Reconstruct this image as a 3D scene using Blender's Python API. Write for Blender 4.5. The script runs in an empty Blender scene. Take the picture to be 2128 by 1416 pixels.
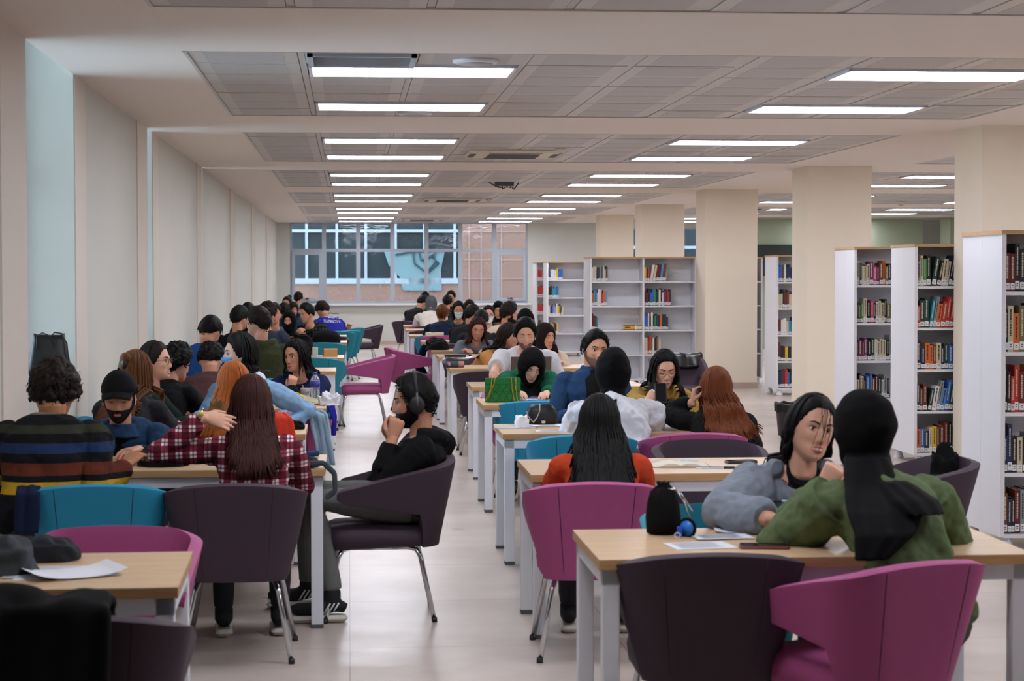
import bpy, bmesh, math, random
from math import sin, cos, pi, radians, sqrt, exp
from mathutils import Vector, Matrix, noise
from mathutils.bvhtree import BVHTree

random.seed(7)
scene = bpy.context.scene
COL = scene.collection

# ------------------------------------------------------------------ camera
CAM_H = 1.635
YAW, PITCH, ROLL, FPX = 0.0847, 0.0343, -0.001, 4000.0
cam_data = bpy.data.cameras.new('camera')
cam_data.sensor_width = 36.0
cam_data.lens = FPX / 2128 * 36.0
cam_data.clip_end = 300
cam_data.dof.use_dof = True
cam_data.dof.focus_distance = 14.5
cam_data.dof.aperture_fstop = 6.5
cam = bpy.data.objects.new('camera', cam_data)
COL.objects.link(cam)
FW = Vector((sin(YAW)*cos(PITCH), cos(YAW)*cos(PITCH), -sin(PITCH)))
_rt = Vector((cos(YAW), -sin(YAW), 0)); _up = _rt.cross(FW)
RT = _rt*cos(ROLL) + _up*sin(ROLL); UP = -_rt*sin(ROLL) + _up*cos(ROLL)
cam.matrix_world = Matrix(((RT.x, UP.x, -FW.x, 0), (RT.y, UP.y, -FW.y, 0), (RT.z, UP.z, -FW.z, CAM_H), (0, 0, 0, 1)))
scene.camera = cam

# ------------------------------------------------------------------ world and exposure
scene.view_settings.view_transform = 'Standard'
scene.view_settings.look = 'None'
scene.view_settings.gamma = 1.0
scene.view_settings.exposure = 1.12
world = bpy.data.worlds.new('overcast_sky'); scene.world = world
world.use_nodes = True
wn = world.node_tree.nodes; wn['Background'].inputs[0].default_value = (0.68, 0.85, 1.0, 1)
wn['Background'].inputs[1].default_value = 4.0
LAMP_E = 8.5

def at(px, py, Y):
    """the point of the room at distance Y that the photograph shows at (px, py)"""
    d = FW + RT*((px-1064)/FPX) - UP*((py-708)/FPX)
    return Vector((0, 0, CAM_H)) + d*(Y/d.y)

def atz(px, py, z):
    d = FW + RT*((px-1064)/FPX) - UP*((py-708)/FPX)
    return Vector((0, 0, CAM_H)) + d*((z-CAM_H)/d.z)

# ------------------------------------------------------------------ materials
def lin(h):
    if isinstance(h, str):
        h = h.lstrip('#'); c = [int(h[i:i+2], 16)/255 for i in (0, 2, 4)]
        return tuple((x/12.92 if x <= .04045 else ((x+.055)/1.055)**2.4) for x in c) + (1,)
    return tuple(h) + (1,) if len(h) == 3 else tuple(h)

MATS = {}
def mat(name, col='#808080', rough=.6, metal=0, var=.12, scale=30, bump=0, bscale=200, spec=.5, sheen=0, stretch=None, coat=0):
    if name in MATS: return MATS[name]
    m = bpy.data.materials.new(name); m.use_nodes = True; MATS[name] = m
    nt = m.node_tree; b = nt.nodes['Principled BSDF']; c = lin(col)
    b.inputs['Roughness'].default_value = rough; b.inputs['Metallic'].default_value = metal
    b.inputs['Specular IOR Level'].default_value = spec
    if sheen: b.inputs['Sheen Weight'].default_value = sheen
    if coat: b.inputs['Coat Weight'].default_value = coat
    tc = nt.nodes.new('ShaderNodeTexCoord'); mp = nt.nodes.new('ShaderNodeMapping')
    nt.links.new(tc.outputs['Object'], mp.inputs[0])
    if stretch: mp.inputs['Scale'].default_value = stretch
    n = nt.nodes.new('ShaderNodeTexNoise'); n.inputs['Scale'].default_value = scale; n.inputs['Detail'].default_value = 3
    nt.links.new(mp.outputs[0], n.inputs['Vector'])
    mx = nt.nodes.new('ShaderNodeMix'); mx.data_type = 'RGBA'
    mx.inputs[6].default_value = tuple(x*(1-var) for x in c[:3]) + (1,)
    mx.inputs[7].default_value = tuple(min(1, x*(1+var)) for x in c[:3]) + (1,)
    nt.links.new(n.outputs['Fac'], mx.inputs[0]); nt.links.new(mx.outputs[2], b.inputs['Base Color'])
    if bump:
        n2 = nt.nodes.new('ShaderNodeTexNoise'); n2.inputs['Scale'].default_value = bscale
        nt.links.new(mp.outputs[0], n2.inputs['Vector'])
        bp = nt.nodes.new('ShaderNodeBump'); bp.inputs['Strength'].default_value = bump; bp.inputs['Distance'].default_value = .004
        nt.links.new(n2.outputs['Fac'], bp.inputs['Height']); nt.links.new(bp.outputs[0], b.inputs['Normal'])
    return m

def cloth(name, col, var=.18, **k):
    return mat('cloth_'+name, col, rough=.9, var=var, scale=k.get('scale', 60), bump=k.get('bump', .35), bscale=k.get('bscale', 300), spec=.2, sheen=k.get('sheen', .0))

def ramp_mat(name, stops, axis=2, rough=.92, src='Object', const=True, lo=0, hi=1):
    """colour bands along one axis of the object, stops = [(position, colour)]"""
    m = bpy.data.materials.new(name); m.use_nodes = True; nt = m.node_tree; b = nt.nodes['Principled BSDF']
    b.inputs['Roughness'].default_value = rough; b.inputs['Specular IOR Level'].default_value = .2
    tc = nt.nodes.new('ShaderNodeTexCoord'); sp = nt.nodes.new('ShaderNodeSeparateXYZ')
    nt.links.new(tc.outputs[src], sp.inputs[0])
    mr = nt.nodes.new('ShaderNodeMapRange'); mr.inputs[1].default_value = lo; mr.inputs[2].default_value = hi
    nt.links.new(sp.outputs[axis], mr.inputs[0])
    cr = nt.nodes.new('ShaderNodeValToRGB'); cr.color_ramp.interpolation = 'CONSTANT' if const else 'LINEAR'
    e = cr.color_ramp.elements
    while len(e) < len(stops): e.new(.5)
    for i, (p, c) in enumerate(stops): e[i].position = p; e[i].color = lin(c)
    nt.links.new(mr.outputs[0], cr.inputs[0]); nt.links.new(cr.outputs[0], b.inputs['Base Color'])
    return m

def plaid(name, base, dark, light, s=22):
    m = bpy.data.materials.new(name); m.use_nodes = True; nt = m.node_tree; b = nt.nodes['Principled BSDF']
    b.inputs['Roughness'].default_value = .9; b.inputs['Specular IOR Level'].default_value = .2
    tc = nt.nodes.new('ShaderNodeTexCoord'); sp = nt.nodes.new('ShaderNodeSeparateXYZ'); nt.links.new(tc.outputs['Object'], sp.inputs[0])
    outs = []
    for ax in (0, 2):
        mu = nt.nodes.new('ShaderNodeMath'); mu.operation = 'MULTIPLY'; mu.inputs[1].default_value = s; nt.links.new(sp.outputs[ax], mu.inputs[0])
        fr = nt.nodes.new('ShaderNodeMath'); fr.operation = 'FRACT'; nt.links.new(mu.outputs[0], fr.inputs[0])
        cr = nt.nodes.new('ShaderNodeValToRGB'); cr.color_ramp.interpolation = 'CONSTANT'; e = cr.color_ramp.elements
        for _ in range(3): e.new(.5)
        for i, (p, v) in enumerate([(0, 0), (.38, 1), (.55, .25), (.66, 1), (.84, 0)]): e[i].position = p; e[i].color = (v, v, v, 1)
        nt.links.new(fr.outputs[0], cr.inputs[0]); outs.append(cr)
    ad = nt.nodes.new('ShaderNodeMath'); ad.operation = 'ADD'
    nt.links.new(outs[0].outputs[0], ad.inputs[0]); nt.links.new(outs[1].outputs[0], ad.inputs[1])
    hf = nt.nodes.new('ShaderNodeMath'); hf.operation = 'MULTIPLY'; hf.inputs[1].default_value = .5; nt.links.new(ad.outputs[0], hf.inputs[0])
    cr = nt.nodes.new('ShaderNodeValToRGB'); e = cr.color_ramp.elements; e.new(.5)
    for i, (p, c) in enumerate([(0, dark), (.5, base), (1, light)]): e[i].position = p; e[i].color = lin(c)
    nt.links.new(hf.outputs[0], cr.inputs[0]); nt.links.new(cr.outputs[0], b.inputs['Base Color'])
    return m

def wood_mat(name, c1, c2, rough=.35, sc=(2, 26, 26)):
    m = bpy.data.materials.new(name); m.use_nodes = True; nt = m.node_tree; b = nt.nodes['Principled BSDF']
    b.inputs['Roughness'].default_value = rough
    tc = nt.nodes.new('ShaderNodeTexCoord'); mp = nt.nodes.new('ShaderNodeMapping'); mp.inputs['Scale'].default_value = sc
    nt.links.new(tc.outputs['Object'], mp.inputs[0])
    n = nt.nodes.new('ShaderNodeTexNoise'); n.inputs['Scale'].default_value = 2; n.inputs['Detail'].default_value = 6; n.inputs['Distortion'].default_value = .6
    nt.links.new(mp.outputs[0], n.inputs['Vector'])
    cr = nt.nodes.new('ShaderNodeValToRGB'); cr.color_ramp.elements[0].color = lin(c1); cr.color_ramp.elements[1].color = lin(c2)
    cr.color_ramp.elements[0].position = .3; cr.color_ramp.elements[1].position = .7
    nt.links.new(n.outputs['Fac'], cr.inputs[0]); nt.links.new(cr.outputs[0], b.inputs['Base Color'])
    return m

def emit(name, col, e):
    m = bpy.data.materials.new(name); m.use_nodes = True; nt = m.node_tree; nt.nodes.clear()
    em = nt.nodes.new('ShaderNodeEmission'); em.inputs[0].default_value = lin(col); em.inputs[1].default_value = e
    o = nt.nodes.new('ShaderNodeOutputMaterial'); nt.links.new(em.outputs[0], o.inputs[0]); return m

def glass_mat(name, wav=0.0, tint=(.92, .96, .97), rough=0.0, scale=1.5):
    m = bpy.data.materials.new(name); m.use_nodes = True; nt = m.node_tree; nt.nodes.clear()
    tr = nt.nodes.new('ShaderNodeBsdfTransparent'); tr.inputs[0].default_value = tint + (1,)
    gl = nt.nodes.new('ShaderNodeBsdfGlossy'); gl.inputs['Roughness'].default_value = rough
    fr = nt.nodes.new('ShaderNodeFresnel'); fr.inputs[0].default_value = 1.6
    mx = nt.nodes.new('ShaderNodeMixShader'); o = nt.nodes.new('ShaderNodeOutputMaterial')
    nt.links.new(fr.outputs[0], mx.inputs[0]); nt.links.new(tr.outputs[0], mx.inputs[1]); nt.links.new(gl.outputs[0], mx.inputs[2]); nt.links.new(mx.outputs[0], o.inputs[0])
    if wav:
        tc = nt.nodes.new('ShaderNodeTexCoord'); n = nt.nodes.new('ShaderNodeTexNoise'); n.inputs['Scale'].default_value = scale
        nt.links.new(tc.outputs['Object'], n.inputs['Vector'])
        bp = nt.nodes.new('ShaderNodeBump'); bp.inputs['Strength'].default_value = 1; bp.inputs['Distance'].default_value = wav
        nt.links.new(n.outputs['Fac'], bp.inputs['Height']); nt.links.new(bp.outputs[0], gl.inputs['Normal'])
    return m

# ------------------------------------------------------------------ mesh helpers
class MB:
    def __init__(s): s.v = []; s.f = []; s.m = []; s.sm = []
    def add(s, vs, fs, mi=0, smooth=True):
        o = len(s.v); s.v += [tuple(v) for v in vs]
        for f in fs: s.f.append(tuple(i+o for i in f)); s.m.append(mi); s.sm.append(smooth)
    def box(s, x0, x1, y0, y1, z0, z1, mi=0, M=None):
        vs = [Vector((x, y, z)) for z in (z0, z1) for y in (y0, y1) for x in (x0, x1)]
        if M: vs = [M @ v for v in vs]
        s.add(vs, [(0, 2, 3, 1), (4, 5, 7, 6), (0, 1, 5, 4), (2, 6, 7, 3), (0, 4, 6, 2), (1, 3, 7, 5)], mi, False)
    def tube(s, pts, rad, n=8, mi=0, cap=True, flat=1.0, up=None):
        pts = [Vector(p) for p in pts]
        if not hasattr(rad, '__len__'): rad = [rad]*len(pts)
        vs = []; prev = None
        for i, p in enumerate(pts):
            t = (pts[min(i+1, len(pts)-1)] - pts[max(i-1, 0)])
            if t.length < 1e-9: t = Vector((0, 0, 1))
            t.normalize()
            if prev is None:
                a = Vector(up) if up else (Vector((0, 0, 1)) if abs(t.z) < .9 else Vector((1, 0, 0)))
                u = (a - t*a.dot(t)).normalized()
            else:
                u = (prev - t*prev.dot(t))
                u = u.normalized() if u.length > 1e-6 else t.orthogonal().normalized()
            prev = u; w = t.cross(u)
            for k in range(n):
                a = 2*pi*k/n; vs.append(p + (w*cos(a) + u*sin(a)*flat)*rad[i])
        fs = [(i*n+k, i*n+(k+1) % n, (i+1)*n+(k+1) % n, (i+1)*n+k) for i in range(len(pts)-1) for k in range(n)]
        if cap: fs += [tuple(range(n-1, -1, -1)), tuple(range((len(pts)-1)*n, len(pts)*n))]
        s.add(vs, fs, mi)
    def ball(s, c, r, nu=16, nv=10, mi=0, M=None):
        c = Vector(c)
        if not hasattr(r, '__len__'): r = (r, r, r)
        vs = []
        for j in range(1, nv):
            for i in range(nu):
                ph = pi*j/nv; th = 2*pi*i/nu
                vs.append(Vector((r[0]*sin(ph)*cos(th), r[1]*sin(ph)*sin(th), r[2]*cos(ph))))
        vs += [Vector((0, 0, r[2])), Vector((0, 0, -r[2]))]
        if M: vs = [M @ v for v in vs]
        fs = [((j)*nu+i, (j+1)*nu+i, (j+1)*nu+(i+1) % nu, j*nu+(i+1) % nu) for j in range(nv-2) for i in range(nu)]
        a, b = (nv-1)*nu, (nv-1)*nu+1
        fs += [(a, i, (i+1) % nu) for i in range(nu)] + [(b, (nv-2)*nu+(i+1) % nu, (nv-2)*nu+i) for i in range(nu)]
        s.add([v+c for v in vs], fs, mi)
    def loft(s, rings, mi=0, cap=True, smooth=True):
        n = len(rings[0]); vs = [p for r in rings for p in r]
        fs = [(i*n+k, i*n+(k+1) % n, (i+1)*n+(k+1) % n, (i+1)*n+k) for i in range(len(rings)-1) for k in range(n)]
        if cap: fs += [tuple(range(n-1, -1, -1)), tuple(range((len(rings)-1)*n, len(rings)*n))]
        s.add(vs, fs, mi, smooth)
    def lathe(s, prof, c=(0, 0, 0), n=20, mi=0):
        c = Vector(c); s.loft([[c + Vector((r*cos(2*pi*k/n), r*sin(2*pi*k/n), z)) for k in range(n)] for r, z in prof], mi)
    def rbox(s, x0, x1, y0, y1, z0, z1, r=.01, mi=0, M=None, seg=2):
        """box with rounded vertical corners and softened top and bottom"""
        n = 4*(seg+1); rings = []
        for z, q in ((z0, r), (z0+r*.6, 0), (z1-r*.6, 0), (z1, r)):
            ring = []
            for ci, (cx, cy) in enumerate(((x1-r, y1-r), (x0+r, y1-r), (x0+r, y0+r), (x1-r, y0+r))):
                for k in range(seg+1):
                    a = pi/2*(ci + k/seg); rr = r - q*.5
                    ring.append(Vector((cx + rr*cos(a), cy + rr*sin(a), z)))
            rings.append([M @ p for p in ring] if M else ring)
        s.loft(rings, mi, True, False)
    def mesh(s, name):
        me = bpy.data.meshes.new(name); me.from_pydata(s.v, [], s.f)
        me.polygons.foreach_set('material_index', s.m); me.polygons.foreach_set('use_smooth', s.sm); me.update()
        return me

def link(name, me, mats, parent=None, loc=None, rot=None):
    o = bpy.data.objects.new(name, me); COL.objects.link(o)
    if mats is not None:
        for m in (mats if isinstance(mats, (list, tuple)) else [mats]): me.materials.append(m)
    if parent: o.parent = parent
    if loc is not None: o.location = loc
    if rot is not None: o.rotation_euler = (0, 0, rot)
    return o
def part(name, mb, mats, parent=None, loc=None, rot=None, label=None):
    o = link(name, mb.mesh(name), mats, parent, loc, rot)
    if label: o['label'] = label
    return o
def tag(o, label, cat, group=None):
    o['label'] = label; o['category'] = cat
    if group: o['group'] = group
    return o
def thing(name, label, cat, loc=(0, 0, 0), rot=0, group=None):
    o = bpy.data.objects.new(name, None); COL.objects.link(o); o.empty_display_size = .1
    o.location = loc; o.rotation_euler = (0, 0, rot); return tag(o, label, cat, group)
def struct(name, mb, mats):
    o = part(name, mb, mats); o['kind'] = 'structure'; return o
def dup(root, loc, rot=0, label=None, group=None, swap=None):
    def cp(o, par):
        c = o.copy(); COL.objects.link(c)
        if par: c.parent = par
        if swap and c.type == 'MESH':
            for i, sl in enumerate(c.material_slots):
                nm = sl.material.name if sl.material else ''
                if nm in swap: nw = swap[nm]; sl.link = 'OBJECT'; sl.material = nw
        for ch in o.children: cp(ch, c)
        return c
    r = cp(root, None); r.location = loc; r.rotation_euler = (0, 0, rot)
    if label: r['label'] = label
    if group: r['group'] = group
    return r
def evalmesh(mb, mods, name='m'):
    """apply modifiers (a list of (type, settings)) and give back the finished mesh"""
    me = mb.mesh(name) if isinstance(mb, MB) else mb
    o = bpy.data.objects.new('tmp', me); COL.objects.link(o)
    for ty, kw in mods:
        md = o.modifiers.new(ty, ty)
        for k, v in kw.items(): setattr(md, k, v)
    dg = bpy.context.evaluated_depsgraph_get(); dg.update()
    out = bpy.data.meshes.new_from_object(o.evaluated_get(dg)); out.name = name
    bpy.data.objects.remove(o); bpy.data.meshes.remove(me)
    out.materials.clear()
    return out
FOLD = bpy.data.textures.new('cloth_folds', 'CLOUDS'); FOLD.noise_scale = .11; FOLD.noise_depth = 2
CURL = bpy.data.textures.new('curls', 'CLOUDS'); CURL.noise_scale = .028; CURL.noise_depth = 1
def blob(mb, vox, smooth=3, disp=0, tex=None, name='m'):
    mods = [('REMESH', dict(mode='VOXEL', voxel_size=vox, use_smooth_shade=True)), ('SMOOTH', dict(iterations=smooth, factor=.6))]
    if disp: mods.append(('DISPLACE', dict(texture=tex or FOLD, strength=disp, mid_level=.5, texture_coords='LOCAL')))
    me = evalmesh(mb, mods, name)
    me.polygons.foreach_set('use_smooth', [True]*len(me.polygons)); return me
# ------------------------------------------------------------------ the room
CEIL = 2.844
Y0, PER, TX, TY = 10.56, 5.94, .634, .602      # first tile field, bay period, tile pitch
XE = -.89                                       # left edge of the tile fields
M_wall = mat('wall_paint_grey_green', '#cdcdc6', .85, var=.02, scale=4)
M_col = mat('wall_paint_warm_white', '#ece0cd', .8, var=.015, scale=4)
M_plaster = mat('ceiling_plaster', '#e6dcd4', .9, var=.015, scale=3)
M_tile = mat('metal_ceiling_tile', '#c6c1bd', .42, metal=.2, var=.03, scale=3)
M_tile2 = mat('perforated_tile_field', '#b9b5b4', .5, metal=.2, var=.06, scale=500)
M_gap = mat('tile_gap', '#4a4744', .8)
M_white = mat('white_lacquer', '#e2e4ea', .4, var=.01)
M_alu = mat('window_frame_grey', '#a9b2bd', .45, var=.02)
M_chrome = mat('chrome', '#c9cbd0', .13, metal=1, var=.02)
M_dark = mat('dark_plastic', '#1a1a1c', .5)
M_grey = mat('grey_plastic', '#55585c', .6)
M_wood = wood_mat('light_oak_laminate', '#c2a17c', '#d2b48f')
M_edge = wood_mat('oak_edge_band', '#b28a5e', '#c69c6c', .45)

# floor: pale pinkish polished stone slabs
def floor_mat():
    m = bpy.data.materials.new('polished_stone_floor'); m.use_nodes = True; nt = m.node_tree; b = nt.nodes['Principled BSDF']
    tc = nt.nodes.new('ShaderNodeTexCoord')
    n = nt.nodes.new('ShaderNodeTexNoise'); n.inputs['Scale'].default_value = 1.3; n.inputs['Detail'].default_value = 8; n.inputs['Roughness'].default_value = .65
    nt.links.new(tc.outputs['Object'], n.inputs['Vector'])
    cr = nt.nodes.new('ShaderNodeValToRGB'); cr.color_ramp.elements[0].position = .35; cr.color_ramp.elements[1].position = .68
    cr.color_ramp.elements[0].color = lin('#b3a59b'); cr.color_ramp.elements[1].color = lin('#c9bdb4')
    nt.links.new(n.outputs['Fac'], cr.inputs[0])
    br = nt.nodes.new('ShaderNodeTexBrick'); br.offset = 0; br.inputs['Scale'].default_value = 1
    br.inputs['Brick Width'].default_value = 1.2; br.inputs['Row Height'].default_value = 1.2; br.inputs['Mortar Size'].default_value = .003
    br.inputs['Mortar'].default_value = lin('#8e8078')
    nt.links.new(tc.outputs['Object'], br.inputs['Vector'])
    nt.links.new(cr.outputs[0], br.inputs['Color1']); nt.links.new(cr.outputs[0], br.inputs['Color2'])
    nt.links.new(br.outputs[0], b.inputs['Base Color'])
    n3 = nt.nodes.new('ShaderNodeTexNoise'); n3.inputs['Scale'].default_value = 2; n3.inputs['Detail'].default_value = 4
    mr = nt.nodes.new('ShaderNodeMapRange'); mr.inputs[3].default_value = .22; mr.inputs[4].default_value = .40
    nt.links.new(tc.outputs['Object'], n3.inputs['Vector']); nt.links.new(n3.outputs['Fac'], mr.inputs[0]); nt.links.new(mr.outputs[0], b.inputs['Roughness'])
    return m
XL, XR, YB, YF = -1.65, 15.0, -3.0, 45.0
mb = MB(); mb.box(XL-.3, XR+.2, YB-.2, YF+.2, -.15, 0); struct('floor', mb, floor_mat())

# left wall: piers, recessed panels, window openings that run up past the ceiling
mb = MB(); T = .45
op = []                                         # window openings along the wall
k0 = [(10.06, 11.84), (16.03, 16.5), (22.0, 22.15), (27.95, 28.05)]
ys = [YB] + [v for o in k0 for v in o] + [YF+.2]
for i in range(0, len(ys), 2): mb.box(XL-T, XL, ys[i], ys[i+1], 0, 3.6)
for a, b in k0: mb.box(XL-T, XL, a, b, 0, 1.03)
struct('wall_left', mb, M_wall)
mb = MB()
for y in (3.37, 9.33, 15.29, 21.25, 27.2, 33.15, 39.1): mb.box(XL-.01, XL+.010, y, y+.727, 0, CEIL)
for y, w in ((5.9, .45), (11.84, .47), (16.5, .45)): mb.box(XL-.01, XL+.008, y+.004, y+w, 0, CEIL)
mb.box(XL-T, XL-T+.01, -1, 0, 0, .1)
struct('trim_1', mb, mat('pier_paint', '#dbd2c8', .85, var=.01))
M_sill = mat('stone_sill', '#c9ccd0', .3)
for i, (a, b) in enumerate(k0[:2]):
    mb = MB(); mb.box(XL-T, XL+.03, a+.002, b-.002, 1.03, 1.06); struct('trim_%d' % (i+2), mb, M_sill)
    mb = MB(); x = XL-T+.03
    mb.box(x, x+.05, a, a+.06, 1.06, 3.55); mb.box(x, x+.05, b-.06, b, 1.06, 3.55)
    mb.box(x, x+.05, a, b, 1.06, 1.12); mb.box(x, x+.05, a, b, 2.2, 2.25); mb.box(x+.02, x+.026, a+.05, b-.05, 1.1, 3.5, 1)
    struct('window_%d' % (i+1), mb, [M_alu, glass_mat('side_window_glass')])

# back and right walls
mb = MB(); mb.box(XL-T, XR+.2, YB-.2, YB, 0, 3.6); struct('wall_back', mb, M_wall)
mb = MB(); mb.box(XR, XR+.2, YB, YF, 0, 3.6); struct('wall_right', mb, M_wall)

# far wall with two window bands
WZ0, WZ1, WX0, WX1 = .965, 2.86, -1.355, 4.20
VX0, VX1 = 6.6, 13.2
mb = MB()
mb.box(XL-T, WX0, YF, YF+.3, 0, 3.3); mb.box(WX0, WX1, YF, YF+.3, 0, WZ0); mb.box(WX0, WX1, YF, YF+.3, 2.86, 3.3)
mb.box(WX1, VX0, YF, YF+.3, 0, 3.3); mb.box(VX0, VX1, YF, YF+.3, 0, 1.25); mb.box(VX0, VX1, YF, YF+.3, 2.74, 3.3); mb.box(VX1, XR+.2, YF, YF+.3, 0, 3.3)
struct('wall_far', mb, M_wall)
mb = MB(); mb.box(XL, XR, YF-.012, YF, 0, .09); struct('baseboard_far', mb, mat('stone_skirting', '#b9a595', .4))
mb = MB(); mb.box(WX0-.06, WX1+.06, YF-.14, YF+.05, WZ0-.045, WZ0-.005); struct('trim_6', mb, M_white)
def window_band(n, x0, x1, z0, z1, zr, cols, casements, seed):
    mb = MB(); y0, y1 = YF+.02, YF+.09; W = (x1-x0)/cols
    mb.box(x0, x0+.05, y0, y1, z0, z1); mb.box(x1-.05, x1, y0, y1, z0, z1)
    y0h, y1h = y0+.004, y1-.004
    mb.box(x0+.01, x1-.01, y0h, y1h, z0+.001, z0+.05); mb.box(x0+.01, x1-.01, y0h, y1h, zr-.035, zr+.035); mb.box(x0+.01, x1-.01, y0h, y1h, z1-.04, z1-.001)
    for i in range(1, cols): mb.box(x0+W*i-.05, x0+W*i+.05, y0-.001, y1, z0-.001, z1+.001)
    for i in casements:
        a, b = x0+W*i+.05, x0+W*(i+1)-.05; c, d = z0+.05, zr-.035
        mb.box(a, b, y0-.03, y0, c, c+.07); mb.box(a, b, y0-.03, y0, d-.07, d); mb.box(a-.002, a+.07, y0-.033, y0+.001, c-.002, d+.002); mb.box(b-.07, b+.002, y0-.033, y0+.001, c-.002, d+.002)
    fr = struct('window_%d' % n, mb, M_alu)
    for i in range(cols):
        for c, d in ((z0+.05, zr-.035), (zr+.035, z1)):
            mb = MB(); mb.box(x0+W*i+.05, x0+W*(i+1)-.05, YF+.05, YF+.056, c, d)
            part('window_pane', mb, M_pane, fr)
    for i in casements:
        mb = MB(); xc = x0+W*(i+.5); mb.box(xc-.09, xc+.05, y0-.06, y0-.035, z0+.10, z0+.13); mb.box(xc-.02, xc+.02, y0-.06, y0-.03, z0+.06, z0+.13)
        part('window_handle', mb, M_chrome, fr)
    return fr
M_pane = glass_mat('window_glass', wav=.004, tint=(.46, .48, .50), scale=2.2)
window_band(4, WX0, WX1, WZ0, WZ1, 2.2, 7, (0, 6), 1)
window_band(5, VX0, VX1, 1.25, 2.74, 2.0, 6, (), 2)

# outside: the building across the court, pink render with a band of dark windows in white frames
YO = 52.0
M_pink = mat('pink_render', '#cc9c88', .9, var=.08, scale=2)
bld = thing('office_building', 'pink rendered building with dark windows in white frames seen through the far window', 'building', (3, YO, 0))
def opart(name, boxes, m, **k):
    mb = MB()
    for x0, x1, y0, y1, z0, z1 in boxes: mb.box(x0-3, x1-3, y0-YO, y1-YO, z0, z1)
    return part(name, mb, m, bld, **k)
a = at(605, 575, YO); b = at(948, 460, YO)
WBX0, WBX1, WBZ = -1.9, b.x, a.z
opart('wall', [(-4, WBX1+.1, YO, YO+.3, -1, WBZ-.12), (WBX1+.12, 17, YO, YO+.3, -1, 6), (-4, WBX1+.12, YO, YO+.3, 4.2, 6)], M_pink)
opart('window_pane', [(-4, WBX1+.1, YO+.12, YO+.16, WBZ-.1, 4.2)], mat('dark_facade_glass', '#4a5254', .3, var=.4, scale=1.2))
fr = []
for px in (637, 700, 760, 822, 882, 945): x = at(px, 500, YO).x; fr.append((x-.035, x+.035, YO-.034, YO+.115, WBZ-.1, 4.19))
z = at(700, 480, YO).z; fr += [(-4, WBX1+.1, YO-.03, YO+.11, z-.04, z+.04), (-4, WBX1+.14, YO-.06, YO+.12, WBZ-.2, WBZ-.05)]
opart('window_pane', [(7.5, 16, YO-.02, YO, 1.2, 4.2)], MATS['dark_facade_glass'])
fr2 = [(7.5, 16, YO-.04, YO-.005, 2.33, 2.41), (7.5, 16, YO-.04, YO-.005, 1.15, 1.25)]+[(x, x+.07, YO-.042, YO-.003, 1.14, 4.2) for x in (7.5, 9.8, 12.1, 14.4)]
opart('window_frame', fr, mat('white_facade_frame', '#e8eef5', .5))
x0, x1 = at(822, 500, YO).x, at(925, 500, YO).x; z0, z1 = at(822, 592, YO).z, at(822, 520, YO).z
mb = MB(); pl = [at(px, py, YO-.06)-Vector((3, YO, 0)) for px, py in ((797, 520), (925, 520), (916, 560), (918, 604), (838, 604), (830, 575), (808, 552))]
mb.add([tuple(p) for p in pl]+[(p.x, p.y+.03, p.z) for p in pl], [(6, 5, 4, 3, 2, 1, 0), (7, 8, 9, 10, 11, 12, 13)]+[(i, (i+1) % 7, 7+(i+1) % 7, 7+i) for i in range(7)], 0, False)
part('spandrel_panel', mb, mat('pale_blue_panel', '#a5c4c6', .5, var=.12, scale=1.5), bld, label='pale blue panel')
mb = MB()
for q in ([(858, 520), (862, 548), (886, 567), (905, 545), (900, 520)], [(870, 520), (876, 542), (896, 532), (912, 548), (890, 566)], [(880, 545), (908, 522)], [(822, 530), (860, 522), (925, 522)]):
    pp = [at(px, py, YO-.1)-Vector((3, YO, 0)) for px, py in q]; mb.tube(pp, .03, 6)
part('cable', mb, mat('dark_cable', '#4c6870', .5), bld)  # dark tubes draw the window's distorted reflection as geometry over the panel
opart('window_frame', fr2, MATS['white_facade_frame'])
rb = []
for px in (975, 1000, 1042): x = at(px, 560, YO).x; rb.append((x-.02, x+.02, YO-.024, YO, .4, 3.2))
for py in (482, 540, 580): z = at(980, py, YO).z; rb.append((WBX1+.2, 9, YO-.02, YO, z-.015, z+.015))
opart('wall_joint', rb, mat('pale_joint', '#dcb8a8', .8))
mb = MB(); mb.box(-12, 20, YF+.3, 70, -1.2, -1.1); struct('ground', mb, mat('paving', '#9a948c', .9))

# right-hand row of columns
cols = [(5.13, 5.86, 9.33, 10.06), (5.13, 5.86, 15.29, 16.0), (5.13, 5.86, 21.25, 22.0), (5.07, 5.82, 27.12, 27.88), (5.05, 5.8, 33.0, 33.75), (5.12, 5.8, 38.95, 39.7)]
for i, (x0, x1, y0, y1) in enumerate(cols):
    if i == 0: continue
    mb = MB(); mb.box(x0, x1, y0, y1, 0, CEIL); o = struct('trim_%d' % (10+i), mb, M_col)
    mb = MB(); mb.box(x0-.012, x1+.012, y0-.012, y1+.012, 0, .09); part('skirting', mb, MATS['stone_skirting'], o)
mb = MB(); mb.box(5.86, XR, 44.2, YF, 0, 1.2); 
# partition wall segments in the second hall
mb = MB(); mb.box(8.6, 12.6, 41.5, 41.7, 0, CEIL); mb.box(12.9, 13.6, 40.5, 41.2, 0, CEIL); struct('wall_partition', mb, mat('green_partition_paint', '#a9b39b', .8, var=.02))
mb = MB(); mb.box(8.65, 10.9, 41.42, 41.5, 1.6, 2.28); struct('trim_20', mb, mat('dark_board_rail', '#24302c', .6))

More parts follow.
